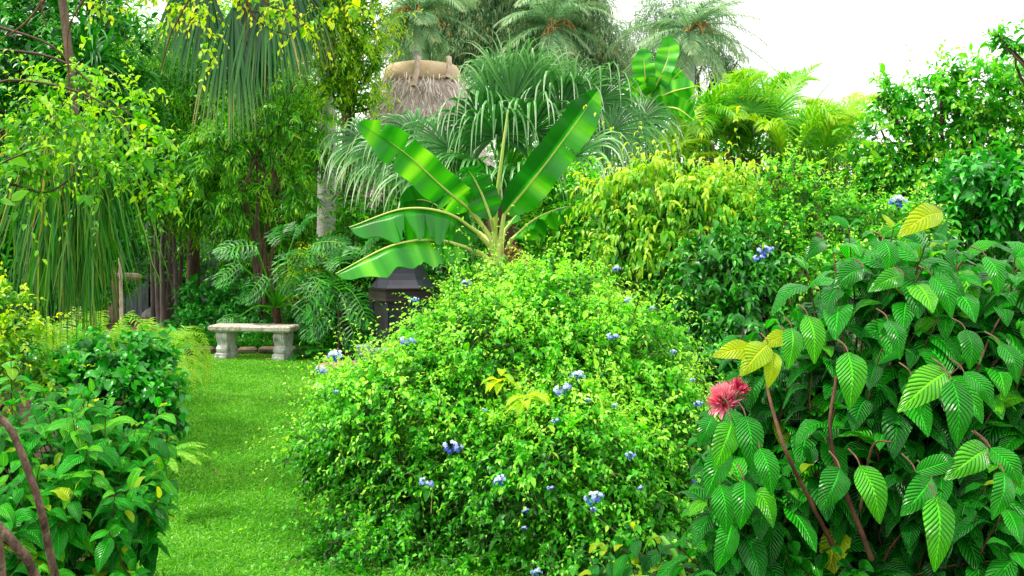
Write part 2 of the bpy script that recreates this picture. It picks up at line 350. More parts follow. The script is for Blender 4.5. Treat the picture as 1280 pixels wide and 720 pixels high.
def fan(geo, c, axis, normal, Rr, nseg=46, span=R(250), tip=3.0, w=.022, a0=.15, a1=.95, prof='fan', K=11, pw=3.5, lin=.15):
    axis = nrm(np.array(axis, float)); normal = nrm(np.array(normal, float)); normal = nrm(normal - axis * np.dot(axis, normal))
    s = np.cross(normal, axis)
    th = np.linspace(-span / 2, span / 2, nseg) + rng.normal(0, .015, nseg)
    d = np.cos(th)[:, None] * axis + np.sin(th)[:, None] * s + normal * (.12 + rng.normal(0, .03, (nseg, 1)))
    L = Rr * (.72 + .28 * np.cos(th * .75)) * rng.uniform(.93, 1.05, nseg)
    t = np.linspace(0, 1, K - 1)
    D = nrm(d)[:, None, :] + np.array([0, 0, -1.0])[None, None, :] * (lin * t[None, :] + (tip * rng.uniform(.5, 1.5, (nseg, 1))) * t[None, :] ** pw)[..., None]
    D = D + rng.normal(0, .02, (nseg, 1, 3)) * t[None, :, None]
    D = nrm(D) * (L / (K - 1))[:, None, None]
    P = np.concatenate([np.broadcast_to(c, (nseg, 1, 3)), c + np.cumsum(D, 1)], 1)
    sd = np.cross(nrm(d), normal)
    tt = np.linspace(0, 1, K)
    A = np.clip(a0 + (a1 - a0) * np.clip((tt - .36) / .42, 0, 1)[None, :] + rng.normal(0, .12, (nseg, 1)), 0, 1)
    ribbons(geo, P, sd, w * Rr / .9 * rng.uniform(.85, 1.15, nseg), A, prof=prof, fold=rng.uniform(.3, .9, nseg))

def feather(geo, gs, P, pinL, pinW, npin=40, ang=.9, g=.6, a0=.2, a1=.7, prof='pinna', tlo=.12, K=4, lift=.25, rr=.008, flat=None, both=True, aj=.1):
    """pinnate frond along the single polyline P (K,3)"""
    n = len(P); u = np.linspace(tlo, .995, npin) * (n - 1); i = np.minimum(u.astype(int), n - 2); f = (u - i)[:, None]
    pos = P[i] * (1 - f) + P[i + 1] * f; T = nrm(P[i + 1] - P[i])
    up = np.array([0, 0, 1.0]) if flat is None else np.array(flat, float)
    s = nrm(np.cross(T, up) + 1e-6); N = np.cross(s, T)
    t = np.linspace(0, 1, npin)
    L = pinL * np.clip(np.sin(np.pi * (t * .86 + .12)) ** .6, .15, 1)
    for sg in (-1, 1):
        d = nrm(s * sg * math.sin(ang) + T * math.cos(ang) * (1 + .8 * t[:, None] ** 2) + N * lift + rng.normal(0, .07, s.shape))
        C = curves(pos, d, L * rng.uniform(.88, 1.08, npin), K, g * rng.uniform(.6, 1.4, npin))
        ribbons(geo, C, np.cross(d, N), pinW, np.clip(a0 + (a1 - a0) * t + rng.normal(0, aj, npin), 0, 1), prof=prof, fold=.3)
    if gs is not None: tubes(gs, P[None], rr, rr * .25, sides=5)

def box(geo, c, sx, sy, sz, rot=0.0, a=.5, bevel=0.0):
    c = np.array(c, float); hx, hy, hz = sx / 2, sy / 2, sz / 2
    b = bevel
    levels = [(-hz, b), (-hz + b, 0), (hz - b, 0), (hz, b)] if b else [(-hz, 0), (hz, 0)]
    rings = []
    for z, ins in levels:
        x, y = hx - ins, hy - ins
        if b:
            k = b * .7
            ring = [(-x + k, -y), (x - k, -y), (x, -y + k), (x, y - k), (x - k, y), (-x + k, y), (-x, y - k), (-x, -y + k)]
        else: ring = [(-x, -y), (x, -y), (x, y), (-x, y)]
        rings.append([(p[0], p[1], z) for p in ring])
    V = np.array(rings, float); n = V.shape[1]; Lr = V.shape[0]
    cr, sr = math.cos(rot), math.sin(rot)
    X = V[..., 0] * cr - V[..., 1] * sr; Yy = V[..., 0] * sr + V[..., 1] * cr
    V = np.stack([X, Yy, V[..., 2]], -1) + c
    idx = np.arange(Lr * n).reshape(Lr, n); Q = []
    for l in range(Lr - 1):
        for i in range(n): Q.append([idx[l, i], idx[l, (i + 1) % n], idx[l + 1, (i + 1) % n], idx[l + 1, i]])
    def cap(r, flip):
        r = list(r)
        if n == 4: q = [r]
        else: q = [[r[0], r[1], r[2], r[3]], [r[0], r[3], r[4], r[7]], [r[4], r[5], r[6], r[7]]]
        return [x[::-1] if flip else x for x in q]
    Q += cap(idx[0], True) + cap(idx[-1], False)
    geo.add(V, np.array(Q), np.full(V.shape[:2], a), np.zeros(V.shape[:2] + (2,)))

def prism(geo, c, radii_z, sides, rot=0.0, a=.5, sx=1.0, sy=1.0):
    """stack of n-gon rings (radius, z), closed with a fan of quads at each end"""
    c = np.array(c, float); th = rot + np.arange(sides) * 2 * math.pi / sides
    rz = [(0.0001, radii_z[0][1])] + list(radii_z) + [(0.0001, radii_z[-1][1])]
    V = np.array([[(r * math.cos(t) * sx, r * math.sin(t) * sy, z) for t in th] for r, z in rz]) + c
    idx = np.arange(len(rz) * sides).reshape(len(rz), sides)
    Q = [[idx[l, i], idx[l, (i + 1) % sides], idx[l + 1, (i + 1) % sides], idx[l + 1, i]] for l in range(len(rz) - 1) for i in range(sides)]
    geo.add(V, np.array(Q), np.full(V.shape[:2], a), np.zeros(V.shape[:2] + (2,)))


# ================================================================== camera, light, sky
cam = bpy.data.cameras.new('camera'); camo = bpy.data.objects.new('camera', cam); col.objects.link(camo)
cam.sensor_width = 36.0; cam.lens = 36.0 * F / 1280.0; cam.shift_y = -(360 - HY) / 1280.0
cam.clip_end = 2000; cam.clip_start = .05
camo.location = (0, 0, CH); camo.rotation_euler = (R(90), 0, 0)
scene.camera = camo
SUN_EL, SUN_AZ = R(60), R(-85)       # azimuth clockwise from +Y (ahead), so the sun stands ahead right
sd = Vector((math.sin(SUN_AZ) * math.cos(SUN_EL), math.cos(SUN_AZ) * math.cos(SUN_EL), math.sin(SUN_EL)))
sun = bpy.data.lights.new('sun', 'SUN'); sun.energy = 5.0; sun.angle = R(3); sun.color = (1, .94, .80)
suno = bpy.data.objects.new('sun', sun); col.objects.link(suno)
suno.rotation_euler = sd.to_track_quat('Z', 'Y').to_euler(); suno.location = (3, 5, 12)
w = bpy.data.worlds.new('World'); scene.world = w; w.use_nodes = True
nt = w.node_tree; nt.nodes.clear()
sky = nt.nodes.new('ShaderNodeTexSky'); sky.sky_type = 'NISHITA'; sky.sun_disc = False
sky.sun_elevation = SUN_EL; sky.sun_rotation = SUN_AZ; sky.dust_density = 3.0; sky.air_density = 1.0
tc = nt.nodes.new('ShaderNodeTexCoord'); cn = nt.nodes.new('ShaderNodeTexNoise'); cn.inputs['Scale'].default_value = 2.2; cn.inputs['Detail'].default_value = 5
nt.links.new(tc.outputs['Generated'], cn.inputs['Vector'])
cr = ramp(nt.nodes, [(.3, (14.4, 14.2, 13.6)), (.6, (17, 16.7, 16.2))]); nt.links.new(cn.outputs['Fac'], cr.inputs[0])
mx = nt.nodes.new('ShaderNodeMix'); mx.data_type = 'RGBA'; mx.inputs[0].default_value = .85
nt.links.new(sky.outputs[0], mx.inputs[6]); nt.links.new(cr.outputs[0], mx.inputs[7])
bg = nt.nodes.new('ShaderNodeBackground'); bg.inputs[1].default_value = .15
nt.links.new(mx.outputs[2], bg.inputs[0]); wo = nt.nodes.new('ShaderNodeOutputWorld'); nt.links.new(bg.outputs[0], wo.inputs[0])
scene.view_settings.view_transform = 'Standard'; scene.view_settings.look = 'None'; scene.view_settings.exposure = 0
scene.cycles.max_bounces = 8; scene.cycles.diffuse_bounces = 4; scene.cycles.transmission_bounces = 4; scene.cycles.glossy_bounces = 3
scene.cycles.use_denoising = True

# ================================================================== ground
def sheet(name, pts, z, m, kind='structure'):
    me = bpy.data.meshes.new(name); me.from_pydata([(p[0], p[1], z) for p in pts], [], [list(range(len(pts)))]); me.update()
    me.materials.append(m); o = bpy.data.objects.new(name, me); col.objects.link(o); o['kind'] = kind; return o
sheet('ground', [(-400, -100), (400, -100), (400, 900), (-400, 900)], 0, M['soil'])
def gp(px, py): Y = CH * F / (py - HY); return at(px, py, Y)[:2]
lawn_px = [(60, 900), (120, 700), (160, 640), (190, 580), (190, 520), (205, 470), (222, 449), (262, 444), (330, 444), (410, 447), (436, 456), (470, 480), (560, 520), (640, 600), (700, 900)]
lawn = [gp(*p) for p in lawn_px]
lawn = [tuple(p) for p in lawn] 
sheet('lawn', lawn, .004, M['turf'])
path = [gp(*p) for p in [(165, 410), (175, 393), (196, 371), (226, 368), (222, 380), (214, 395), (228, 425), (170, 430)]]
sheet('path', [tuple(p) for p in path], .004, M['redmulch'])
# turf blades
def inpoly(P, poly):
    x, y = P[:, 0], P[:, 1]; ins = np.zeros(len(P), bool); j = len(poly) - 1
    for i in range(len(poly)):
        xi, yi = poly[i]; xj, yj = poly[j]
        c = ((yi > y) != (yj > y)) & (x < (xj - xi) * (y - yi) / (yj - yi + 1e-12) + xi); ins ^= c; j = i
    return ins
lp = np.array(lawn)
n = 330000
ys = rng.uniform(3.9, lp[:, 1].max(), n); xs = rng.uniform(lp[:, 0].min(), lp[:, 0].max(), n)
P0 = np.stack([xs, ys, np.full(n, .004)], -1); P0 = P0[inpoly(P0, lawn)]
keep = rng.random(len(P0)) < np.clip(1.25 - P0[:, 1] / 18, .2, 1); P0 = P0[keep]
d = nrm(rng.normal(0, .55, P0.shape) * np.array([1, 1, 0]) + np.array([.1, -.15, 1.0]))
g_ = Geo(); C = curves(P0, d, rng.uniform(.022, .045, len(P0)), 3, .7)
patch = .12 * np.sin(P0[:, 0] * 2.3 + 1) * np.sin(P0[:, 1] * 1.4) + .08 * np.sin(P0[:, 1] * 5 + P0[:, 0] * 3)
ribbons(g_, C, np.cross(d, rng.normal(0, 1, d.shape)), .0022 + P0[:, 1] * .00012, np.clip(.55 + patch + rng.normal(0, .26, len(P0)), 0, 1), prof='lance', cols=2, fold=0)
o = g_.build('grass', M['grass']); tag(o, 'short bright green turf in front of the stone bench', 'grass', kind='stuff')

# ================================================================== stone bench
BY = 12.6
bx, by_ = at(318, 448, BY)[0], BY
bench = empty('stone_bench', (bx, by_, .004), 'weathered grey concrete garden bench with two scroll shaped supports on the lawn', 'bench')
def rot2(x, y, r): return x * math.cos(r) - y * math.sin(r), x * math.sin(r) + y * math.cos(r)
brot = R(-9)
g_ = Geo(); box(g_, (bx, by_, .405), 1.10, .36, .075, brot, bevel=.018)
seat = g_.build('seat', M['stonetop'], bench, smooth=False)
def scroll_leg(cx, cy, rot, yaw):
    # S-scroll profile in the bench's depth direction (y), swept across its thickness (x)
    prof = [(0.0, .130, .145), (.035, .130, .145), (.04, .118, .130), (.075, .118, .130), (.085, .085, .125), (.105, .105, .135), (.135, .112, .138), (.165, .085, .125),
            (.185, .075, .110), (.21, .085, .118), (.25, .105, .138), (.29, .115, .146), (.33, .110, .140), (.35, .095, .12), (.352, .12, .15), (.366, .12, .15)]
    g = Geo(); wx = .075
    rings = []
    for z, hy_front, hy_back in prof:
        ring = []
        wz = wx * (1.16 if z < .08 or z > .351 else 1.0)
        for (x, y) in ((-wz, -hy_front), (-wz * .5, -hy_front - .008), (wz * .5, -hy_front - .008), (wz, -hy_front), (wz, hy_back * .9), (wz * .5, hy_back * .9 + .008), (-wz * .5, hy_back * .9 + .008), (-wz, hy_back * .9)):
            X, Yv = rot2(x, y, yaw); ring.append((cx + X, cy + Yv, z + .004))
        rings.append(ring)
    V = np.array(rings); n = 8; idx = np.arange(V.shape[0] * n).reshape(-1, n)
    Q = [[idx[l, i], idx[l, (i + 1) % n], idx[l + 1, (i + 1) % n], idx[l + 1, i]] for l in range(len(V) - 1) for i in range(n)]
    for r, fl in ((idx[0], 1), (idx[-1], 0)):
        r = list(r); Q += [x[::-1] if fl else x for x in [[r[0], r[1], r[2], r[3]], [r[0], r[3], r[4], r[7]], [r[4], r[5], r[6], r[7]]]]
    g.add(V, np.array(Q), np.full(V.shape[:2], .5), np.zeros(V.shape[:2] + (2,)))
    return g
for sgn in (-1, 1):
    X, Yv = rot2(.385 * sgn, 0, brot)
    leg = scroll_leg(bx + X, by_ + Yv, 0, brot + R(-10)).build('leg', M['stone'], bench, smooth=False)
    g2 = Geo(); g3 = Geo()
    # volutes on the front of the support
    for z, rr in ((.285, .052), (.115, .036)):
        for sx in (-1, 1):
            th = np.linspace(0, 3.6 * math.pi, 26)
            ra = rr * (1 - th / (4.6 * math.pi))
            px_ = []
            for t_, r_ in zip(th, ra):
                x, y = rot2(sx * .079, -.062 - r_ * math.cos(t_) * .9, brot + R(-10))
                px_.append((bx + X + x, by_ + Yv + y, z + .004 + r_ * math.sin(t_)))
            tubes(g2, np.array(px_), .009, .006, sides=6)
    for x0 in (-.045, -.015, .015, .045):
        pts = []
        for z, hf, hb in [(.19, .075, 0), (.21, .088, 0), (.25, .108, 0), (.29, .119, 0), (.33, .113, 0), (.35, .097, 0)]:
            x, y = rot2(x0, -hf - .006, brot + R(-10)); pts.append((bx + X + x, by_ + Yv + y, z + .004))
        tubes(g2, np.array(pts), .009, .009, sides=6)
    sc = g2.build('scroll', M['stone'], leg)

# ================================================================== outdoor fireplace
FY = 12.2
fp = at(503, 440, FY); fx = fp[0]
fire = empty('outdoor_fireplace', (fx, FY, 0), 'black metal hooded outdoor fireplace with mesh sides under the banana leaves', 'fireplace')
zb = .10; zt = CH - (374 - HY) / F * FY; zc_ = CH - (359 - HY) / F * FY; zh = CH - (332 - HY) / F * FY
rb = m_of(41, FY)
rotf = R(8)
prism(g0 := Geo(), (fx, FY, 0), [(rb * 1.03, .02), (rb * 1.03, zb), (rb * .97, zb + .02), (rb * .97, zb + .06)], 6, rotf); g0.build('base', M['metal'], fire, smooth=False)
prism(g0 := Geo(), (fx, FY, 0), [(rb * 1.0, zt - .02), (rb * 1.02, zt), (rb * 1.0, zt + .03), (rb * 1.0, zc_ - .03), (rb * 1.04, zc_ - .02), (rb * 1.05, zc_)], 6, rotf); g0.build('cornice', M['rust'], fire, smooth=False)
prism(g0 := Geo(), (fx, FY, 0), [(rb * .98, zc_ + .004), (rb * .90, zc_ + .04), (rb * .79, zc_ + .10), (rb * .70, zc_ + .18), (rb * .64, zh), (rb * .60, zh + .06), (rb * .25, zh + .09)], 6, rotf); g0.build('hood', M['hood'], fire, smooth=False)
g0 = Geo(); prism(g0, (fx, FY, zh + .092), [(rb * .2, 0), (rb * .2, .10)], 10, 0); g0.build('chimney', M['metal'], fire, smooth=False)
m_, nt_, nd_, lk_ = mat('smoked_mesh')
pr_ = N_(nd_, 'ShaderNodeBsdfPrincipled', i_Roughness=.6); pr_.inputs['Base Color'].default_value = (.012, .014, .014, 1)
wv = N_(nd_, 'ShaderNodeTexNoise', i_Scale=5.0); gg_ = nd_.new('ShaderNodeNewGeometry'); lk_.new(gg_.outputs['Position'], wv.inputs['Vector'])
rp_ = ramp(nd_, [(.35, (.004, .005, .006)), (.65, (.018, .024, .020))]); lk_.new(wv.outputs['Fac'], rp_.inputs[0]); lk_.new(rp_.outputs[0], pr_.inputs['Base Color'])
oo_ = nd_.new('ShaderNodeOutputMaterial'); lk_.new(pr_.outputs[0], oo_.inputs[0]); M['mesh'] = m_
for k in range(6):
    a_ = rotf + k * math.pi / 3
    g0 = Geo(); box(g0, (fx + rb * .93 * math.cos(a_), FY + rb * .93 * math.sin(a_), (zb + .06 + zt - .02) / 2 + .002), .05, .05, zt - zb - .084, a_, bevel=.006)
    g0.build('corner_post', M['metal'], fire, smooth=False)
    am = a_ + math.pi / 6; rr = rb * .90 * math.cos(math.pi / 6)
    g0 = Geo(); box(g0, (fx + rr * math.cos(am), FY + rr * math.sin(am), (zb + .06 + zt - .02) / 2 + .002), .012, rb * .88, zt - zb - .09, am)
    pn = g0.build('mesh_panel', M['mesh'], fire, smooth=False)
    g0 = Geo()
    for q in (-.5, .5):
        ox, oy = -math.sin(am) * rb * .40 * q * 2, math.cos(am) * rb * .40 * q * 2
        box(g0, (fx + (rr + .012) * math.cos(am) + ox * .98, FY + (rr + .012) * math.sin(am) + oy * .98, (zb + .06 + zt) / 2), .014, .025, zt - zb - .12, am)
    g0.build('panel_frame', M['metal'], pn, smooth=False)
for k, (px, py, r_, lb) in enumerate([(456, 446, .1, 'blue grey concrete block lying left beside the fireplace'), (476, 450, -.3, 'blue grey concrete block nearer the flowering bush by the fireplace')]):
    p = at(px, py, 11.9 - k * .35); g0 = Geo(); sz = .17
    box(g0, (p[0], p[1], .004 + .19), .20, .22, .13, r_, bevel=.008)
    box(g0, (p[0], p[1], .004 + .0605), .22, .24, .119, r_, bevel=.01)
    o = g0.build('concrete_block', M['block'], None, smooth=False); tag(o, lb, 'block', 'concrete blocks by the fireplace')
for px, py, r_, mm, lb in [(434, 461, .36, 'brick', 'round brown stepping stone at the end of the lawn under the blue flowers'), (418, 486, .22, 'stone', 'small grey stone at the edge of the lawn half under the bush')]:
    q = gp(px, py); g0 = Geo(); prism(g0, (q[0], q[1], .004), [(r_ * .95, 0), (r_, .02), (r_ * .96, .05), (r_ * .8, .06)], 14, .3); o = g0.build('stepping_stone', M[mm], None, smooth=False); tag(o, lb, 'stepping stone')

# edging stones at the back of the lawn
edg = [(222, 438, 34, 'long flat brown edging stone left of the bench'), (256, 439, 26, 'short edging stone just left of the left bench leg'), (287, 441, 20, 'squat edging stone behind the left bench leg'),
       (310, 441, 24, 'pale edging stone seen under the middle of the bench'), (334, 441, 22, 'darker edging stone seen under the bench near its right leg'), (362, 442, 20, 'edging stone just right of the right bench leg'), (380, 441, 14, 'small pale edging stone in the shade right of the bench')]
for px, py, wpx, lb in edg:
    p = at(px, py, 13.15); g0 = Geo()
    box(g0, (p[0], 13.15 + rng.uniform(-.03, .03), .052), m_of(wpx, 13.15) * .93, .16, .10 * rng.uniform(.85, 1.1), rng.uniform(-.05, .05), bevel=.025)
    o = g0.build('edging_stone', M['edge'], None, smooth=False)
    tag(o, lb, 'edging stone', 'stones edging the back of the lawn')
for px, py, r_, lb in [(193, 396, .26, 'pale rounded rock in the path nearer the ferns'), (208, 392, .3, 'pale grey rock on the path before the dark trunks')]:
    q = gp(px, py); g0 = Geo(); prism(g0, (q[0], q[1], 0), [(r_, 0), (r_ * .97, .07), (r_ * .75, .15), (r_ * .4, .19)], 11, .4, sy=.8); o = g0.build('rock', M['stone'], None, smooth=False); tag(o, lb, 'rock')

# ================================================================== plumbago bush (centre)
PB = (.05, 5.7, 0)
pb_blobs = [(640, 470, 150, 120, 5.7), (700, 395, 75, 75, 5.9), (590, 430, 62, 66, 6.0), (520, 520, 120, 90, 5.4), (465, 510, 70, 55, 5.7), (770, 460, 90, 90, 5.6),
            (810, 560, 90, 110, 5.3), (700, 600, 130, 120, 5.0), (580, 600, 110, 90, 5.25), (760, 690, 130, 90, 4.8), (660, 700, 110, 70, 5.0), (500, 690, 85, 55, 5.0), (440, 665, 42, 40, 5.2), (460, 712, 80, 50, 4.8), (580, 725, 100, 45, 4.75), (420, 560, 50, 35, 5.5), (800, 640, 70, 80, 5.0), (475, 575, 85, 45, 5.5), (610, 370, 55, 45, 6.1), (520, 680, 70, 60, 5.6)]
root = empty('plumbago_bush', PB, 'large rounded lime green bush with small leaves and blue flower heads beside the lawn', 'bush')
gl, gs = Geo(), Geo()
# heart of the bush, its inner shade put into dark leaf colours
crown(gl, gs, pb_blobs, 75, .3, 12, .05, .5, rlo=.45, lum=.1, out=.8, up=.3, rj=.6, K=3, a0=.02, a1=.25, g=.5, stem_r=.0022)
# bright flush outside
crown(gl, gs, pb_blobs, 270, .25, 18, .034, .52, rlo=.82, lum=.5, zshade=.42, out=.8, up=.75, rj=.5, bend=.9, K=4, jL=.55, a0=.36, a1=.85, apow=1.6, g=.8, stem_r=.0016, jl=.3, wave=.1, arand=.12)
crown(gl, gs, pb_blobs, 16, .55, 26, .036, .5, rlo=.95, lum=.3, zshade=.45, out=.7, up=.9, rj=.5, bend=1.6, Ks=8, K=4, jL=.35, a0=.45, a1=1.0, apow=1.5, g=.8, stem_r=.0026, jl=.3, wave=.1, arand=.1)
# long arching sprays at the margins
sp = [(345, 540, 5.4, -1, .2), (360, 520, 5.4, -1, .4), (372, 560, 5.3, -1, .1), (400, 490, 5.5, -1, .5), (430, 440, 5.8, -.8, .7), (380, 600, 5.2, -1, .0), (400, 640, 5.1, -1, -.1), (545, 405, 6, -.6, 1), (530, 350, 6.1, -.5, 1.2),
      (548, 330, 6.1, -.3, 1.3), (690, 315, 6, .2, 1.3), (725, 330, 6, .3, 1.1), (780, 360, 5.9, .7, .8), (830, 420, 5.6, .9, .6), (870, 480, 5.4, 1, .5), (415, 470, 5.6, -1, .6), (450, 430, 5.8, -.7, .8), (390, 580, 5.3, -1, .1), (880, 560, 5.1, .9, .4), (520, 470, 5.0, -.4, .6), (650, 330, 6.1, 0, 1.2), (590, 345, 6.1, -.2, 1.1),(570,310,6.1,-.2,1.3)]
p0 = []; dd = []
for px, py, Y, ax, az in sp:
    for k in range(3):
        e = at(px + rng.normal(0, 12), py + rng.normal(0, 12), Y + rng.normal(0, .12)); dv = nrm(np.array([ax, rng.normal(-.2, .4), az]) + rng.normal(0, .15, 3)); p0.append(e - dv * .42); dd.append(dv)
C = curves(np.array(p0), np.array(dd), rng.uniform(.35, .55, len(p0)), 7, .8, jit=.05)
leaves_on(gl, C, 24, .038, .5, a0=.3, a1=1, g=.8, K=4); tubes(gs, C, .0034, .0014, sides=3)
gl.build('foliage', M['plumbago'], root); gs.build('twig', M['stemgreen'], root)
gb = Geo(); limbs(gb, PB, [at(b[0], b[1] + 20, b[4] + .1) for b in pb_blobs], .02, .005); gb.build('branches', M['twig'], root)
def flower_geo(seed, n=15, r=.042):
    rs = np.random.default_rng(seed); g = Geo()
    for k in range(n):
        u = nrm(np.array([rs.normal(0, .8), rs.normal(-.35, .6), rs.normal(.35, .6)])); c = u * r * rs.uniform(.6, 1.0) * np.array([1.15, 1, .75]); nn = nrm(u + np.array([0, -.7, .3]))
        e1 = nrm(np.cross(nn, rs.normal(0, 1, 3))); e2 = np.cross(nn, e1)
        th = np.arange(5) * 2 * math.pi / 5 + rs.uniform(0, 6); d = np.cos(th)[:, None] * e1 + np.sin(th)[:, None] * e2
        C = curves(np.repeat(c[None], 5, 0) + nn * .004, d, .0135, 4, .35, gdir=-nn)
        ribbons(g, C, np.cross(d, nn), .0060, np.clip(.45 + .5 * u[2] + rs.normal(0, .15, 5), 0, 1), prof='strap', fold=.15)
        tubes(g, np.array([[0, 0, -r * .7], c * .5, c + nn * .004]), .0012, .0012, sides=3, a=.1)
    return g
bg_ = None
fl = [(419, 445, 1.0), (402, 463, .7), (509, 427, .95), (582, 354, .7), (566, 560, 1.05), (533, 604, .8), (625, 601, .75), (743, 623, .95), (703, 487, .95), (722, 470, .9), (788, 570, .6), (766, 421, .7), (770, 336, .6), (519, 375, .5),
      (444, 614, .45), (656, 638, .4), (742, 637, .35), (694, 526, .4), (768, 507, .35), (785, 375, .5), (688, 610, .35), (670, 715, .6), (873, 505, .5), (866, 475, .35), (815, 385, .4), (842, 440, .4), (873, 601, .7), (800, 610, .35), (735, 500, .3), (606, 513, .3), (655, 660, .3), (420, 490, .3)]
fmesh = [flower_geo(s) for s in (1, 2, 3)]
def put_flowers(root, lst, Yf, mat_='flower'):
    for k, (px, py, s) in enumerate(lst):
        Y = Yf(px, py) if callable(Yf) else Yf
        key = ('fm', k % 3)
        if key not in CACHE:
            o = fmesh[k % 3].build('flower_cluster', M[mat_]); CACHE[key] = o; 
        else: o = CACHE[key].copy(); col.objects.link(o)
        o.name = 'flower_cluster'
        o.parent = root; o.location = Vector(at(px, py, Y) ) - root.location; o.scale = (s * .95,) * 3; o.rotation_euler = (0, rng.uniform(-.4, .4), rng.uniform(-.5, .5))
CACHE = {}
def surfaceY(blobs, push=-.11):
    def f(px, py):
        best = None
        for b in blobs:
            Y = b[4]; a = b[2]; c = b[3]; rr = ((px - b[0]) / a) ** 2 + ((py - b[1]) / c) ** 2
            if rr < 1:
                y = Y - (m_of(a, Y) + m_of(c, Y)) / 2 * math.sqrt(1 - rr)
                if best is None or y < best: best = y
        if best is None: best = min(blobs, key=lambda b: ((px - b[0]) / b[2]) ** 2 + ((py - b[1]) / b[3]) ** 2)[4]
        return best * .985 + push
    return f
put_flowers(root, fl, surfaceY(pb_blobs))

# sapling with yellow-green lance leaves growing through the bush
def sapling(px, py, Y, label, nleaf, ll, lw, mt, a, name='sapling', height=.8):
    c = at(px, py, Y); b = np.array([c[0], Y + .45, 0]); root = empty(name, b, label, 'sapling')
    g = Geo(); th = np.arange(nleaf) * 2.4 + rng.uniform(0, 6)
    d = np.stack([np.cos(th), np.sin(th) * .7 - .3, rng.uniform(-.1, .5, nleaf)], -1)
    C = curves(c + rng.normal(0, .012, (nleaf, 3)), d, ll * rng.uniform(.7, 1.15, nleaf), 8, 1.3)
    ribbons(g, C, np.cross(nrm(d), [0, 0, 1.0]), ll * lw * .5, np.clip(a + rng.normal(0, .2, nleaf), 0, 1), prof='lance', fold=.35, wave=.15); g.build('leaf_whorl', M[mt], root)
    g = Geo(); tubes(g, spline([b, [c[0], Y + .35, c[2] * .6], c], 8), .007, .004); g.build('stem', M['stemgreen'], root); return root
sapling(628, 474, surfaceY(pb_blobs)(628, 474) - .04, 'yellow green sapling with long drooping leaves poking through the middle of the flowering bush', 8, .13, .38, 'coffee_young', .75)
sapling(658, 500, surfaceY(pb_blobs)(658, 500) - .04, 'lime sapling with pointed hanging leaves just right of its twin in the bush', 8, .14, .36, 'coffee_young', .6)

# ================================================================== wild coffee shrubs
def coffee(name, base, label, tips, hero, ll, dens_pairs=4, mt='coffee', trunkr=.008, young=0.12, vb=.5, trunks=None, nstem=14, aj=.12):
    root = empty(name, base, label, 'shrub'); gl, gy, gs = Geo(), Geo(), Geo()
    tips = np.array(tips, float); n = len(tips)
    L0 = .30
    out = nrm(tips - (np.array(base) + np.array([0, 0, tips[:, 2].mean() * .7])))
    d = nrm(out * .7 + np.array([0, 0, .8]) + rng.normal(0, .25, (n, 3)))
    C = curves(tips - d * L0, d, L0, 6, .25, jit=.04)
    tubes(gs, C, .003, .0018, sides=5)
    for k in range(dens_pairs):
        t = 1 - k * .17
        i = min(int(t * 4.999), 4); f = t * 5 - i
        pos = C[:, i] * (1 - min(f, 1)) + C[:, i + 1] * min(f, 1)
        T = nrm(C[:, i + 1] - C[:, i]); ph = rng.uniform(0, 6.28, n) + k * 1.57
        ref = nrm(np.cross(T, rng.normal(0, 1, (n, 3)))); r2 = np.cross(T, ref)
        for sgn in (-1, 1):
            rad = sgn * (ref * np.cos(ph)[:, None] + r2 * np.sin(ph)[:, None])
            dl = nrm(rad * (1.0 if k else .7) + T * (.35 if k else .8) + rng.normal(0, .12, (n, 3)) + np.array([0, -.12, 0]))
            LL = ll * (.55 if k == 0 else 1.0) * rng.uniform(.7, 1.25, n)
            CC = curves(pos, dl, LL, 9, (1.0 + .5 * k) * rng.uniform(.6, 1.5, n), pw=1.0)
            isy = rng.random(n) < (young * 2.6 if k == 0 else young * .35)
            side = np.cross(dl, nrm(np.array([0, -.25, 1.0]) + rng.normal(0, .25, (n, 3))))
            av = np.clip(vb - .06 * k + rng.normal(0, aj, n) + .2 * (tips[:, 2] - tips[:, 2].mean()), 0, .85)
            for gg, msk in ((gl, ~isy), (gy, isy)):
                if msk.any(): ribbons(gg, CC[msk], side[msk], LL[msk] * .235, av[msk] if gg is gl else rng.uniform(.1, .9, msk.sum()), prof='ovate', fold=.28, curl=-.25, cols=7, wave=.13)
    for (bx_, by2, tx, ty, Y, wd, isyoung) in hero:
        a_, b_ = at(bx_, by2, Y), at(tx, ty, Y - .03); L = np.linalg.norm(b_ - a_)
        mid = (a_ + b_) / 2 + np.array([0, -.02, .12 * L]); P = spline([a_, mid, b_], 12)[None]
        ax = nrm(b_ - a_); sdv = np.cross(ax, nrm(np.array([rng.normal(0, .25), -1.0, .35])))
        ribbons(gy if isyoung else gl, P, sdv[None], L * wd * .5, np.array([rng.uniform(.5, .8)]), prof='ovate', fold=.22, curl=-.2, cols=9, wave=.12)
        stv = P[0, 0]; tubes(gs, spline([stv + [0, .07, .02], stv + [0, .02, .012], stv], 6), .002, .0014, sides=5)
    gl.build('foliage', M[mt], root)
    if gy.n: y = gy.build('young_leaves', M['coffee_young'], root); y['label'] = 'soft yellow green young leaves'
    gs.build('twig', M['redbark'], root)
    gb = Geo(); idx = rng.choice(n, min(nstem, n), replace=False); limbs(gb, base, [C[i, 0] for i in idx], trunkr, .004, n=12, sag=.06)
    for i, c in enumerate(C[:, 0]):
        if i in idx: continue
        j = idx[np.argmin(np.linalg.norm(C[idx, 0] - c, axis=1))]; m0 = np.array(base) * .35 + C[j, 0] * .65
        tubes(gb, spline([m0, (m0 + c) / 2 + rng.normal(0, .02, 3), c], 6), .005, .0035, sides=5)
    for tr in (trunks or []): tubes(gb, spline([at(*q) for q in tr[0]], 20), tr[1], tr[2], sides=9, noise=.05)
    gb.build('stem', M['redbark'], root); return root
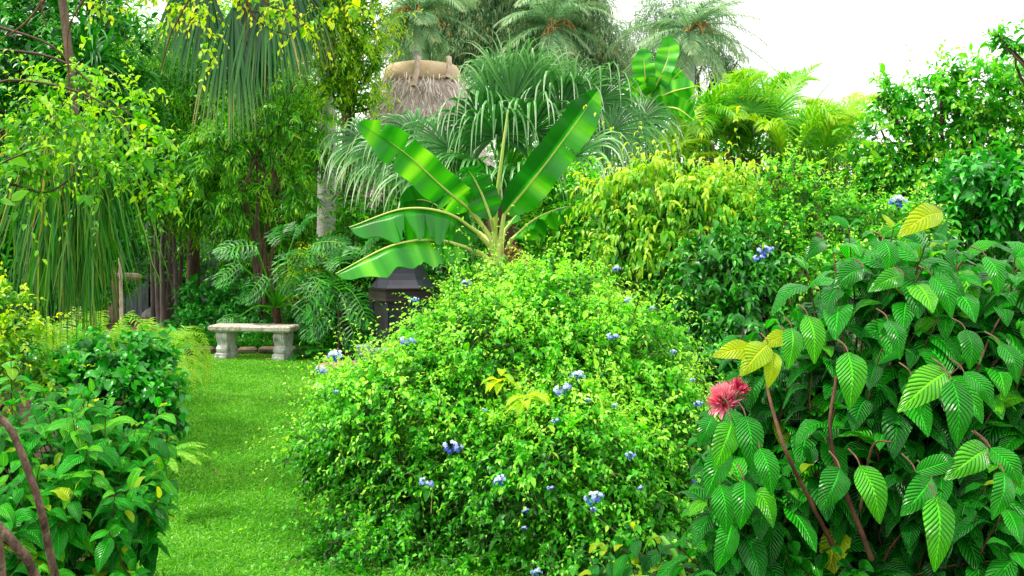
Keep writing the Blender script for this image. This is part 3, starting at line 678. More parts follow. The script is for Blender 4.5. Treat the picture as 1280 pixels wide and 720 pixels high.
# right
def tips_in(blobs, dens, rlo=.75, zmin=.1, back=.7):
    P, Nn, RR = sample_blobs(blobs, dens, rlo, back=back, zmin=zmin); return P
rb_ = [(1110, 370, 130, 95, 2.75), (1225, 350, 90, 75, 2.7), (1010, 440, 90, 75, 2.85), (1150, 500, 140, 120, 2.65), (1250, 480, 90, 140, 2.6), (960, 560, 75, 90, 2.9), (1060, 600, 120, 120, 2.7), (1200, 650, 130, 110, 2.5), (930, 660, 60, 90, 2.9), (1010, 700, 90, 70, 2.6), (1300, 400, 70, 110, 2.8), (905, 600, 30, 60, 2.55), (900, 690, 50, 50, 2.55)]
hero_r = [(915, 528, 893, 588, 2.3, .55, 0), (932, 520, 940, 590, 2.3, .5, 0), (905, 560, 882, 622, 2.35, .5, 0), (900, 605, 908, 668, 2.3, .5, 0), (930, 600, 925, 662, 2.25, .5, 0), (950, 560, 965, 620, 2.25, .5, 0), (890, 520, 872, 560, 2.4, .5, 0), (915, 655, 895, 715, 2.3, .5, 0), (912, 512, 925, 560, 2.35, .5, 0), (1050, 585, 1025, 638, 2.05, .62, 0), (1075, 582, 1100, 655, 2.05, .5, 0), (1170, 620, 1168, 715, 1.95, .44, 0), (1165, 598, 1126, 645, 2.0, .55, 0), (1190, 475, 1196, 560, 2.05, .46, 0), (1183, 465, 1122, 515, 2.1, .5, 0), (1205, 465, 1242, 512, 2.1, .45, 0),
          (1060, 440, 1062, 512, 2.15, .52, 0), (1010, 395, 1018, 455, 2.25, .5, 0), (990, 410, 985, 462, 2.3, .5, 0), (1105, 300, 1110, 345, 2.35, .55, 0), (1207, 412, 1212, 462, 2.2, .6, 0), (1178, 265, 1122, 296, 2.3, .45, 1), (1165, 345, 1190, 398, 2.2, .48, 0), (1232, 320, 1248, 370, 2.2, .5, 0),
          (1145, 590, 1195, 575, 1.95, .5, 0), (1238, 560, 1275, 610, 1.95, .5, 0), (1235, 560, 1180, 600, 1.98, .5, 0), (1255, 590, 1240, 650, 1.9, .5, 0), (1140, 470, 1150, 520, 2.15, .5, 0), (945, 440, 890, 446, 2.45, .42, 1), (960, 430, 925, 470, 2.45, .6, 1), (965, 440, 960, 485, 2.45, .5, 1), (985, 420, 950, 435, 2.5, .5, 1),
          (1130, 345, 1085, 365, 2.25, .45, 0), (1080, 335, 1040, 360, 2.3, .5, 0), (1030, 300, 1005, 325, 2.4, .5, 0), (1250, 430, 1272, 480, 2.15, .5, 0), (1110, 400, 1125, 450, 2.2, .5, 0)]
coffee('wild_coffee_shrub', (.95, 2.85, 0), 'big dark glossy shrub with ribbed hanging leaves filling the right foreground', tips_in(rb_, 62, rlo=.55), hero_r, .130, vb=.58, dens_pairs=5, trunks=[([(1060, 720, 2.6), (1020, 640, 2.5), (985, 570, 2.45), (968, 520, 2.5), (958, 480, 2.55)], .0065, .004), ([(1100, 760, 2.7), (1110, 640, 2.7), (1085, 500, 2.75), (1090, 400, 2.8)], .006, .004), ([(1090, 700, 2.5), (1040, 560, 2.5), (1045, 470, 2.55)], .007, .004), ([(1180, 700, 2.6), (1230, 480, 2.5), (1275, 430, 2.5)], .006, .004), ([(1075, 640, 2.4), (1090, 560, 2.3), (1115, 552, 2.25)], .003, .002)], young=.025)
lb_ = [(70, 560, 100, 90, 4.3), (130, 620, 75, 80, 4.1), (30, 640, 80, 90, 4.0), (150, 530, 60, 60, 4.5), (90, 690, 90, 60, 3.9), (10, 500, 60, 60, 4.4), (170, 590, 40, 60, 4.3)]
coffee('wild_coffee_shrub', (-2.0, 4.4, 0), 'dark green shrub with ribbed leaves at the left edge of the lawn', tips_in(lb_, 44), [], .125, vb=.72, dens_pairs=4, young=.05, trunkr=.014, aj=.1)
sm = [(800, 680, 45, 45, 3.6), (770, 700, 35, 35, 3.6)]
coffee('wild_coffee_shrub', (.5, 3.65, 0), 'small low ribbed leaf shrub in front of the flowering bush at the bottom edge', tips_in(sm, 26, back=.5, zmin=.05), [], .095, dens_pairs=3, young=.25, trunkr=.007, nstem=5)

# ================================================================== bromeliad
by2 = 2.75
hc = at(905, 492, by2); bb = np.array([hc[0] - .01, by2, 0.0])
br = empty('bromeliad', bb, 'bromeliad with a spiky pink flower head between the flowering bush and the dark shrub', 'bromeliad')
g = Geo(); n = 420
u = nrm(rng.normal(0, .75, (n, 3)) + np.array([-.25, -.2, .75])); C = curves(hc + np.array([0, 0, -.02]) + u * .01, u, rng.uniform(.022, .050, n), 5, -.5)
ribbons(g, C, np.cross(u, rng.normal(0, 1, u.shape)), .0034, np.clip(.2 + .35 * u[:, 2][:, None] + .45 * np.linspace(0, 1, 5)[None] + rng.normal(0, .14, (n, 1)), 0, 1), prof='lance', fold=.5)
n = 70; h2 = hc + np.array([.034, 0, .004]); u = nrm(rng.normal(0, .7, (n, 3)) + np.array([.3, -.2, .9])); C = curves(h2 + u * .01, u, rng.uniform(.022, .038, n), 5, .1)
ribbons(g, C, np.cross(u, rng.normal(0, 1, u.shape)), .0045, rng.uniform(0, .6, n), prof='lance', fold=.5)
g.build('flower_head', M['pink'], br)
g = Geo(); n = 9; th = np.linspace(2.2, 5.2, n); u = np.stack([np.cos(th), np.sin(th) * .6, rng.uniform(-.5, 0, n)], -1)
C = curves(np.repeat((hc - [0, 0, .03])[None], n, 0), u, .055, 6, .9)
ribbons(g, C, np.cross(nrm(u), [0, 0, 1.0]), .009, rng.uniform(.6, 1, n), prof='lance'); g.build('bract', M['pink'], br)
g = Geo(); tubes(g, spline([bb, (bb + hc) / 2 + [.03, 0, 0], hc], 10), .009, .007, a=.6); g.build('flower_stalk', M['brom'], br)
g = Geo(); n = 18; th = np.arange(n) * 2.4; u = np.stack([np.cos(th) * .22, np.sin(th) * .22, np.full(n, 1.0)], -1)
base_ = np.repeat((bb + [0, 0, .02])[None], n, 0); C = curves(base_, u, rng.uniform(.5, .85, n), 16, rng.uniform(.8, 1.6, n), pw=3)
ribbons(g, C, np.cross(nrm(u), [0, 0, 1.0]), .028, rng.uniform(.2, .9, n), prof='strap', fold=.5, cols=5); g.build('leaf_rosette', M['brom'], br)

# ================================================================== bare branches lower left
def bough(pts, r0, r1, label, leafy=True):
    P = spline([at(*p) if len(p) == 3 else p for p in pts], 30); b = P[-1]
    root = empty('leaning_trunk', b, label, 'trunk', 'bare trunks at the lower left corner'); g = Geo(); tubes(g, P[::-1][None], r0, r1, sides=12, noise=.02); g.build('trunk', M['branchbark'], root)
    return root
def atz(px, py, Y, z): p = at(px, py, Y); p[2] = z; return p
def boughw(pts, r0, r1, label):
    P = spline(pts, 40); root = empty('leaning_trunk', P[0], label, 'trunk', 'bare trunks at the lower left corner'); g = Geo(); tubes(g, P[None], r0, r1, sides=12, noise=.02)
    g.build('bark', M['branchbark'], root)
    g2 = Geo(); gt = Geo(); e = P[-1]; d = nrm(rng.normal(0, .5, (14, 3)) + np.array([-.5, 0, .5])); C = curves(np.repeat(e[None], 14, 0), d, .5, 6, .4); leaves_on(g2, C, 14, .08, .5, K=5); tubes(gt, C, .004, .002)
    g2.build('crown', M['mid'], root); gt.build('twig', M['twig'], root)
q = at(66, 720, 2.9)
boughw([(q[0] + .03, 3.0, 0), (q[0] + .02, 2.95, .4), at(62, 690, 2.9), at(52, 640, 2.85), at(34, 585, 2.85), at(12, 535, 2.85), at(-20, 500, 2.85), at(-90, 380, 2.9), at(-190, 240, 2.9)], .012, .009, 'slender brown trunk curving up and left in front of the lower left shrub')
q = at(45, 720, 2.6)
boughw([(q[0] + .08, 2.75, 0), (q[0] + .05, 2.7, .4), at(40, 712, 2.6), at(22, 685, 2.55), at(0, 660, 2.55), at(-40, 625, 2.6), at(-180, 520, 2.6), at(-300, 330, 2.6)], .014, .010, 'thicker brown trunk leaning left across the bottom left corner')
boughw([(-1.28, 2.5, 0), (-1.27, 2.45, .4), at(2, 710, 2.4), at(-12, 650, 2.4), at(-50, 560, 2.4), at(-120, 300, 2.5)], .010, .008, 'thin brown stem at the very bottom left corner')

# ================================================================== left mid shrubs and ferns
plant('round_leaf_shrub', (-2.95, 6.9, 0), 'low mounded shrub with round shiny green leaves left of the lawn', 'shrub', 'basil', [(150, 452, 66, 34, 6.6), (90, 465, 60, 34, 6.5), (188, 468, 34, 38, 6.6), (130, 490, 70, 42, 6.3), (200, 505, 25, 36, 6.3)], 95, .22, 11, .085, .62, K=5, g=.9, a0=.25, a1=.75, lum=.35, cols=3, nbranch=9, jl=.2, wave=.05, fold=.2)
plant('lime_shrub', (-3.3, 6.2, 0), 'pale yellow green leafy shrub at the left edge above the ribbed shrub', 'shrub', 'lime', [(5, 400, 40, 45, 6.0), (20, 440, 50, 45, 5.9), (-10, 480, 40, 60, 5.8)], 100, .25, 12, .055, .5, K=4, g=.8, a0=.1, a1=.75, lum=.3, nbranch=6)

def fern(base, label, n=14, L=.7, pinL=.09, pinW=.008, npin=34, mt='fern', name='fern', a=(.3, .8), dirs=None, group='ferns among the shrubs', g=1.2, up=.9, ang=1.3, lift=.05, gp=1.0):
    root = empty(name, base, label, 'fern', group); gs = Geo()
    th = (np.arange(n) * 2.4 if dirs is None else np.array(dirs)); 
    for k, t in enumerate(th):
        d = np.array([math.cos(t), math.sin(t), up * rng.uniform(.7, 1.3)]); P = curves(np.array([base]), d[None], L * rng.uniform(.75, 1.15), 12, g * rng.uniform(.8, 1.2), pw=gp)[0]
        gf = Geo(); feather(gf, None, P, pinL, pinW, npin=npin, ang=ang, g=.4, a0=a[0], a1=a[1], lift=lift, tlo=.12)
        tubes(gf, P[None], .003, .001, sides=4, a=.5)
        gf.build('frond', M[mt], root)
    return root
def px_at(px, Y): return (px - CX) / F * Y
ferns = [((120, 511, 9.0), 'tall pale fern rising behind the round leaf shrub', 18, .95), ((70, 511, 9.2), 'tall light fern at the left under the strands', 16, .95), ((160, 428, 7.6), 'pale feathery fern left of the path and the round leaf shrub', 16, .62), ((110, 425, 7.4), 'light green fern beside the hanging strands', 14, .55), ((205, 425, 8.2), 'small fern whose fronds reach over the left lawn edge by the path', 14, .6), ((175, 402, 10.5), 'bright fern clump beneath the wooden stake', 16, .7), ((150, 400, 11.5), 'fern just left of the wooden stake', 14, .7), ((200, 398, 12.2), 'small fern beside the pale rocks', 12, .55)]
for (px, py, Y), lb, n, L in ferns:
    p = at(px, py, Y); near = Y < 10; Y2 = Y + 1.2 if near and py < 500 else Y; fern((px_at(px, Y2), Y2, .02), lb, n, L * (2.0 if near and L < .9 else 1.45), pinL=.11 if near else .1, npin=44, up=4.5 if near else 1.6, g=3.0 if near else 1.6, gp=2.2 if near else 1.0, a=(.45, 1))
p = at(198, 540, 5.6); fern((p[0], 5.6, .30), 'arching yellow green fern hanging over the left edge of the lawn', 9, .30, pinL=.04, npin=26, dirs=[-.1, .2, -.5, -.9, .5, -1.4, 1.0, -.3, .05], up=.9)
p = at(385, 446, 12.5); fern((p[0], 12.7, .02), 'low dark fern at the back of the lawn right of the bench', 12, .45, pinL=.09, npin=14, pinW=.018, mt='philo', a=(.3, .7))

# long strap-leaved hanging plant
hb = at(95, 150, 8.0)
hang = empty('strap_leaf_plant', (hb[0], hb[1], hb[2]), 'curtain of long narrow green strands hanging down at the left', 'hanging plant')
n = 1300; px = rng.normal(85, 22, n); py = rng.uniform(150, 250, n); Yv = 8 + rng.normal(0, .28, n)
st = np.array([at(a, b, c) for a, b, c in zip(px, py, Yv)]); d = nrm(np.stack([rng.normal(0, .14, n), rng.normal(0, .2, n), rng.uniform(-1, .3, n)], -1)); L = rng.uniform(.6, 1.35, n)
C = curves(st, d, L, 12, 4.0, pw=.6, jit=.22); ag = np.clip(rng.normal(.45, .2, n), 0, .75); dry = rng.random(n) < .05; ag[dry] = rng.uniform(.85, 1, dry.sum())
g = Geo(); ribbons(g, C, rng.normal(0, 1, (n, 3)), rng.uniform(.006, .016, n), ag, prof='strap', fold=.4); g.build('strands', M['strand'], hang)
g = Geo(); tubes(g, np.array([at(95, 190, 8.1), at(92, 120, 8.15), at(80, 20, 8.3), at(70, -60, 8.5)]), .03, .04, a=.5); g.build('stem', M['bark'], hang)
hang['label'] = 'curtain of long narrow green strands hanging down at the left edge'

for px, py, aa, lb in [(331, 452, .4, 'curled yellow leaf fallen on the grass between the bench legs'), (255, 492, 2.0, 'tiny pale fallen leaf on the upper lawn left of the bush'), (268, 596, 1.1, 'small tan fallen leaf in the middle of the lawn')]:
    q_ = gp(px, py); g = Geo(); C = curves(np.array([[q_[0], q_[1], .035]]), np.array([[math.cos(aa), math.sin(aa), .35]]), .09 if py < 470 else .05, 8, .9)
    ribbons(g, C, np.array([[-math.sin(aa), math.cos(aa), .2]]), .018 if py < 470 else .012, .8, prof='lance', fold=.5, cols=5); o = g.build('fallen_leaf', M['drybanana']); tag(o, lb, 'fallen leaf')
# ================================================================== banana plant
BN = 8.2
bb = at(622, 344, BN); bz = bb[2]
ban = empty('banana_plant', (bb[0], BN + .1, 0), 'large banana plant with broad paddle leaves rising behind the flowering bush', 'banana plant')
g = Geo(); tubes(g, spline([(bb[0] - .02, BN + .1, 0), (bb[0], BN + .1, .7), (bb[0], BN, bz - .05), at(625, 322, BN)], 20), .12, .05, sides=14, a=.6, noise=.03); g.build('pseudostem', M['petiole'], ban)
def banana_leaf(pts, wpx, side, fold, petiole=None, a=(.35, .6), K=56, curl=0.0, wave=.10, label=None, prof='banana', tears=5, half_shade=None):
    P = spline([at(*p) for p in pts], K); Yc = pts[0][2]; W = m_of(wpx, Yc)
    g = Geo(); t = np.linspace(0, 1, K)
    A = np.clip(a[0] + (a[1] - a[0]) * (.5 + .4 * np.sin(t * rng.uniform(14, 20) + rng.uniform(0, 6)) + .4 * np.sin(t * rng.uniform(28, 50) + rng.uniform(0, 6))) + rng.normal(0, .04, K), 0, 1)[None]
    S_ = np.array(side, float)[None]
    # the blade is built from strips between tears, each strip slightly re-folded
    cuts = sorted([0, K - 1] + list(rng.choice(np.arange(8, K - 8), tears, replace=False)))
    T = nrm(np.gradient(P, axis=0)); sd_ = nrm(S_ - T * np.sum(S_ * T, -1, keepdims=True)); Nn = np.cross(sd_, T)
    wprof = W * PROF['banana'](t); cols = 9; c = np.linspace(-1, 1, cols)
    wob = np.convolve(rng.normal(0, 1, K + 8), np.ones(9) / 9, 'valid') * .10
    gaps = {q: rng.uniform(.03, .22) for q in cuts[1:-1]}
    for a0, a1 in zip(cuts[:-1], cuts[1:]):
        sl = slice(a0, a1 + 1); k = a1 - a0 + 1; df = rng.normal(0, .10)
        ang = (fold[0] if True else 0), fold[1]
        cc = np.abs(c); an = np.where(c < 0, fold[0], fold[1]) + df * np.sign(c) * .5 + curl * cc
        x = c * np.cos(an); z = cc * np.sin(an)
        wv = np.sin(t[sl] * 34)[:, None] * cc[None] * wave + wob[sl][:, None] * cc[None]
        V = P[sl][:, None] + sd_[sl][:, None] * (wprof[sl][:, None] * x[None])[..., None] + Nn[sl][:, None] * (wprof[sl][:, None] * (z[None] + wv))[..., None]
        for row, key, sg in ((0, a0, 1), (-1, a1, -1)):
            for q in range(min(4, k // 2)):
                if key in gaps: rw = row + q if row == 0 else row - q; V[rw] = V[rw] + sg * T[key] * ((1 - q / 4) * gaps[key] * W * cc ** 1.6 * (c > 0 if key % 2 else c < 0))[:, None]
        idx = np.arange(k * cols).reshape(k, cols); Q = np.stack([idx[:-1, :-1], idx[:-1, 1:], idx[1:, 1:], idx[1:, :-1]], -1)
        uv = np.stack(np.broadcast_arrays((c * .5 + .5)[None], t[sl][:, None]), -1)
        g.add(V, Q, np.clip(A[0][sl][:, None] + (half_shade or 0) * (c < 0)[None], 0, 1) + np.zeros((k, cols)), uv)
    lf = g.build('leaf', M['banana'], ban)
    if label: lf['label'] = label
    g2 = Geo(); tubes(g2, (P - Nn * .006)[None], .016, .004, sides=8, a=.9)
    if petiole: tubes(g2, spline([at(*q) for q in petiole] + [P[0]], 12), .026, .016, sides=8, a=.85)
    g2.build('midrib', M['petiole'], lf)
B = BN
banana_leaf([(588, 262, B - .05), (555, 235, B - .15), (505, 190, B - .2), (449, 153, B - .15)], 25, (.55, -.35, .75), (.1, .25), [(622, 325, B), (612, 296, B)], a=(.45, .85), label='upper left leaf held out towards the hut')
banana_leaf([(614, 274, B - .1), (602, 242, B - .12), (588, 216, B - .15), (578, 209, B - .2)], 21, (1, -.3, .1), (.2, .1), [(624, 320, B), (618, 290, B)], a=(.2, .5))
banana_leaf([(630, 268, B - .02), (668, 222, B - .1), (715, 160, B - .1), (748, 113, B - .05)], 25, (.8, -.2, -.6), (.85, -.25), [(624, 322, B), (626, 295, B)], a=(.5, .85), tears=1, wave=.14, half_shade=-.75)  # left half coloured darker to paint the shade on the folded blade
banana_leaf([(597, 292, B - .1), (560, 268, B - .3), (505, 262, B - .45), (437, 285, B - .5)], 40, (0, -1, .12), (1.0, 1.2), [(622, 328, B), (612, 308, B)], a=(.3, .6))
banana_leaf([(582, 310, B - .2), (545, 301, B - .4), (490, 308, B - .6), (420, 343, B - .7)], 34, (0, -1, .12), (.9, 1.1), [(620, 335, B), (602, 318, B)], a=(.5, .85), tears=2)
banana_leaf([(640, 298, B - .05), (668, 274, B - .12), (700, 260, B - .18), (726, 257, B - .2)], 24, (0, -1, .25), (-.9, -.5), [(625, 332, B), (634, 312, B)], a=(.4, .75))
banana_leaf([(590, 285, B + .3), (560, 265, B + .4), (530, 250, B + .5), (500, 254, B + .6)], 22, (.3, -.5, .8), (.1, .1), [(622, 320, B), (610, 300, B + .2)], a=(.05, .25))
banana_leaf([(630, 288, B + .25), (645, 270, B + .35), (662, 255, B + .45), (680, 240, B + .5)], 20, (.7, -.5, .5), (.1, .1), [(625, 325, B), (627, 305, B + .1)], a=(.4, .6))
g = Geo(); P = spline([at(618, 318, B), at(620, 260, B), at(628, 190, B - .02), at(635, 137, B)], 30); tubes(g, P[None], .026, .007, sides=9, a=.5)
g.build('spear_leaf', M['petiole'], ban)
g = Geo(); n = 26; st = np.repeat(at(640, 325, B - .05)[None], n, 0) + rng.normal(0, .03, (n, 3)); d = nrm(np.stack([rng.uniform(.0, .9, n), rng.uniform(-.6, .1, n), rng.uniform(-.6, .9, n)], -1))
C = curves(st, d, rng.uniform(.15, .34, n), 8, 2.4, jit=.2); ribbons(g, C, rng.normal(0, 1, (n, 3)), .03, .5, prof='lance', wave=.3, cols=5); x = g.build('dead_leaf', M['drybanana'], ban); x['label'] = 'shrivelled brown dead leaf at the top of the stem'
# second banana, farther right
b2 = empty('banana_plant', (at(812, 200, 10.5)[0], 10.5, 0), 'young banana plant with upright pale leaves above the fan palm on the right', 'banana plant')
ban_ = ban; ban = b2
for pts, w_, sdv in [([(812, 120, 10.4), (826, 95, 10.3), (836, 68, 10.3), (834, 45, 10.3)], 15, (1, -.4, .3)), ([(815, 125, 10.4), (835, 105, 10.3), (852, 88, 10.2)], 15, (.5, -.5, .8)), ([(812, 128, 10.4), (840, 115, 10.2), (868, 108, 10)], 15, (.3, -.6, .9)), ([(808, 118, 10.4), (806, 90, 10.3), (804, 60, 10.3)], 15, (1, -.5, 0)), ([(808, 122, 10.4), (792, 110, 10.3), (785, 100, 10.3)], 13, (.5, -.5, .8)), ([(815, 135, 10.3), (845, 135, 10.1), (868, 150, 10)], 15, (.1, -.8, .6))]:
    banana_leaf(pts, w_, sdv, (.3, .3), [(811, 190, 10.5), (811, 140, 10.45)], K=30, a=(.5, .9), tears=1)
g = Geo(); tubes(g, np.array([(b2.location.x, 10.5, 0), (b2.location.x, 10.5, 1.2), at(811, 150, 10.45)]), .09, .035, a=.5, sides=10); g.build('pseudostem', M['petiole'], b2)
ban = ban_

# ================================================================== silver fan palm
PY = 10.2
pc = at(628, 235, PY)
fpalm = empty('fan_palm', (pc[0], PY, 0), 'fan palm with silvery drooping leaf tips behind the banana plant', 'palm tree')
g = Geo(); tubes(g, spline([(pc[0] + .05, PY, 0), (pc[0], PY, 1), pc], 14), .17, .15, sides=14, noise=.06); g.build('trunk', M['bark'], fpalm)
fans = [ # centre px,py, Y, axis(x,y,z), normal, R, tipdroop
 (640, 128, 9.9, (0, .1, 1), (0, -1, .1), .80, 4.5), (602, 158, 9.6, (-.5, -.2, .7), (-.2, -1, .4), .74, 5), (560, 185, 9.4, (-.8, -.3, .3), (-.4, -.8, .6), .72, 4),
 (520, 168, 9.8, (-.9, .0, .25), (-.3, -.7, .8), .72, 4), (488, 190, 9.9, (-1, 0, -.1), (-.3, -.8, .6), .70, 4), (665, 165, 9.5, (.2, -.3, .8), (.1, -1, .3), .78, 5), (748, 128, 9.7, (.35, .0, .9), (.15, -1, .25), .66, 4.5), (765, 165, 9.6, (.9, -.1, .4), (.3, -.8, .6), .68, 4), (720, 195, 9.3, (.6, -.5, .2), (.2, -.8, .6), .75, 4),
 (690, 105, 10.3, (.25, .3, 1), (0, -1, .3), .62, 5), (600, 215, 9.2, (-.3, -.7, .2), (-.1, -.7, .8), .78, 3), (650, 215, 9.1, (.2, -.7, .1), (.1, -.7, .8), .78, 3), (540, 215, 9.6, (-.8, -.4, -.2), (-.3, -.7, .7), .75, 3), (455, 175, 10.2, (-1, .1, .0), (-.2, -.9, .5), .6, 4), (615, 95, 10.6, (-.2, .3, 1), (0, -1, .2), .55, 5), (790, 200, 9.9, (.9, -.1, -.2), (.3, -.8, .6), .62, 4), (740, 165, 9.9, (.3, 0, .8), (0, -1, .3), .6, 5), (660, 95, 10.0, (.1, .1, 1), (0, -1, .2), .62, 6), (700, 140, 9.6, (.3, -.1, .9), (.1, -1, .2), .72, 6), (620, 170, 9.3, (-.1, -.4, .8), (0, -1, .5), .75, 6), (800, 150, 10.1, (1, 0, .3), (.2, -.9, .5), .6, 5)]
gp_ = Geo()
for px, py, Y, ax, nn, Rr, tp in fans:
    c = at(px, py, Y); gf = Geo(); fan(gf, c, ax, nn, Rr * 1.12, nseg=36, tip=tp * 1.7, a0=.1 + rng.uniform(-.08, .15), a1=rng.uniform(.7, 1.0), span=R(rng.uniform(215, 270)), w=.021, pw=3.2)
    f_ = gf.build('frond', M['fan'], fpalm)
    g3 = Geo(); tubes(g3, spline([pc + rng.normal(0, .04, 3), (pc + c) / 2 + [0, 0, .12], c], 10), .018, .011, sides=6, a=.3); g3.build('petiole', M['areca'], f_)
for px, py, ax, Rr, sp_ in [(640, 130, (.05, .05, 1), .78, 70), (618, 140, (-.15, .1, 1), .66, 60), (668, 120, (.2, .0, 1), .62, 60), (712, 130, (.3, -.1, 1), .6, 80)]:
    c = at(px, py, 9.6); gf = Geo(); fan(gf, c, ax, (0, -1, .2), Rr, nseg=16, tip=1.2, a0=.3, a1=.75, span=R(sp_), w=.022)
    f_ = gf.build('frond', M['fan'], fpalm); g3 = Geo(); tubes(g3, spline([pc, (pc + c) / 2 + [0, 0, .1], c], 10), .018, .011, sides=6, a=.3); g3.build('petiole', M['areca'], f_)
# ------------------------------------------------------------------ hanging fans overhead (upper left)
HP = 13.6
hc_ = at(300, -75, HP + .6)
hp = empty('fan_palm', (hc_[0] - .3, HP + 3.5, 0), 'tall fan palm with a hanging skirt of dark leaves and tan tips at upper left', 'palm tree')
g = Geo(); tubes(g, spline([(hc_[0] - .3, HP + 3.5, 0), (hc_[0] - .3, HP + 3.3, 2), (hc_[0], HP + .9, hc_[2] + .2)], 20), .09, .11, sides=12, noise=.06); g.build('trunk', M['bark'], hp)
for px, py, Y, ax, Rr, sp_ in [(292, 10, 13.3, (-.02, -.1, -1), 1.85, 62), (262, -15, 13.5, (-.12, -.1, -1), 1.5, 70), (335, -20, 13.2, (.15, -.1, -1), 1.6, 80), (365, -25, 13.7, (.3, 0, -1), 1.5, 90), (310, 20, 13.7, (.1, 0, -1), 1.5, 60), (320, -30, 13.9, (.05, .1, -1), 1.7, 90), (240, -30, 13.8, (-.2, 0, -1), 1.3, 70), (372, -45, 13.9, (.5, 0, -.9), 1.5, 90)]:
    c = at(px, py, Y); gf = Geo(); fan(gf, c, ax, (rng.normal(0, .15), -1, .15), Rr, nseg=38, span=R(sp_), tip=1.5, a0=.2, a1=(.5 if px < 368 else .95) + rng.uniform(-.12, .15), w=.015, lin=1.1, pw=1.5)
    f_ = gf.build('frond', M['fanhang'], hp); g3 = Geo(); tubes(g3, spline([hc_, (hc_ + c) / 2 + [0, -.15, .1], c], 8), .02, .012); g3.build('petiole', M['areca'], f_)
n = 14
for k in range(10):
    th = k * .628; d = np.array([math.cos(th), math.sin(th), .6]); c = hc_ + d * .75
    gf = Geo(); fan(gf, c, d, (0, 0, 1), .8, nseg=26, tip=1.5, a0=.2, a1=.6, w=.03); f_ = gf.build('frond', M['fanhang'], hp); g3 = Geo(); tubes(g3, np.array([hc_, (hc_ + c) / 2, c]), .02, .012); g3.build('petiole', M['areca'], f_)

# ================================================================== grey palm trunks
def palm(base, top, r0, r1, label, mt='palmbark', leafm='areca', nf=12, L=2.2, group=None, name='palm_tree', pinL=.4, npin=50, zr_=(.2, 1.3)):
    root = empty(name, base, label, 'palm tree', group); g = Geo(); top = np.array(top, float)
    tubes(g, spline([base, (np.array(base) + top) / 2 + rng.normal(0, .05, 3), top], 30), r0, r1, sides=14, noise=.025); g.build('trunk', M[mt], root)
    for k in range(nf):
        th = k * 2.4; d = np.array([math.cos(th), math.sin(th), rng.uniform(*zr_)]); P = curves(top[None], d[None], L * rng.uniform(.6, 1.2), 14, rng.uniform(.6, 1.6))[0]
        gf = Geo(); feather(gf, None, P, pinL, .016, npin=npin, g=1.0, a0=.2, a1=.7, lift=.2); tubes(gf, P[None], .014, .003, sides=4, a=.5); gf.build('frond', M[leafm], root)
    return root
p = at(405, 300, 15.2); palm((p[0], 15.2, 0), at(402, -60, 15.2), .15, .13, 'straight pale grey palm trunk standing left of the banana leaves', L=2.0)
p = at(438, 300, 16); palm((p[0], 16, 0), at(432, -50, 16), .11, .09, 'thinner palm trunk behind the pale one beside the hut', mt='bark', L=2.4)

# ================================================================== thatched hut
TY = 17.0
ht = at(528, 98, TY); hut = empty('thatched_hut', (ht[0], TY, 0), 'round thatched hut roof with a tan ridge cap behind the fan palm', 'hut')
rt = m_of(44, TY); zr = ht[2]
z1 = CH - (190 - HY) / F * TY; 
def thatch_ring():
    g = Geo(); n = 9000
    th = rng.uniform(0, 2 * math.pi, n); t = rng.random(n) ** .8
    r = rt * (1.10 + .45 * t + .9 * t ** 3) ; z = zr + .02 - (zr - z1 + .9) * t
    p = np.stack([ht[0] + r * np.cos(th) * 1.05, TY + r * np.sin(th), z], -1); d = np.stack([np.cos(th) * 1.35, np.sin(th) * 1.35, np.full(n, -1.6)], -1) + rng.normal(0, .75, (n, 3))
    C = curves(p, d, rng.uniform(.15, .4, n), 4, .6); ribbons(g, C, np.cross(nrm(d), rng.normal(0, 1, d.shape)), .012, rng.random(n), prof='strap', fold=.3)
    prism(g, (ht[0], TY, 0), [(rt * 2.5, z1 - .9), (rt * 1.42, (zr + z1) / 2 - .2), (rt * .98, zr - .02)], 24)
    return g
M['straw'] = leafmat('thatch_straw', [(0, (.40, .31, .27)), (.5, (.74, .65, .60)), (1, (.98, .93, .88))], rough=.9, trans=.15, tcol=(1, 1, 1))
thatch_ring().build('roof_thatch', M['straw'], hut)
g = Geo(); prism(g, (ht[0], TY, 0), [(rt * 1.10, zr - .09), (rt * 1.15, zr - .07), (rt * 1.05, zr + .13), (rt * .98, zr + .20), (rt * .7, zr + .24)], 28); cap = g.build('ridge_cap', M['thatchcap'], hut)
for px, pyt, pyb, dx in [(519, 71, 108, 3), (561, 72, 98, 0)]:
    Y0 = TY - rt * 1.25; g = Geo(); a_ = at(px + dx, pyt, Y0 + .1); b_ = at(px - 2, pyb, Y0 - .12); tubes(g, spline([a_, (a_ + b_) / 2 + [.02, 0, 0], b_], 8), .05, .042, sides=8, noise=.08)
    g.build('cap_stick', M['pole'], hut)
for k in range(6):
    th = k * math.pi / 3 + .3; g = Geo(); x, y = ht[0] + rt * 1.9 * math.cos(th), TY + rt * 1.9 * math.sin(th); tubes(g, np.array([(x, y, 0), (x, y, z1 - .6)]), .06, .055, sides=9); g.build('post', M['pole'], hut)

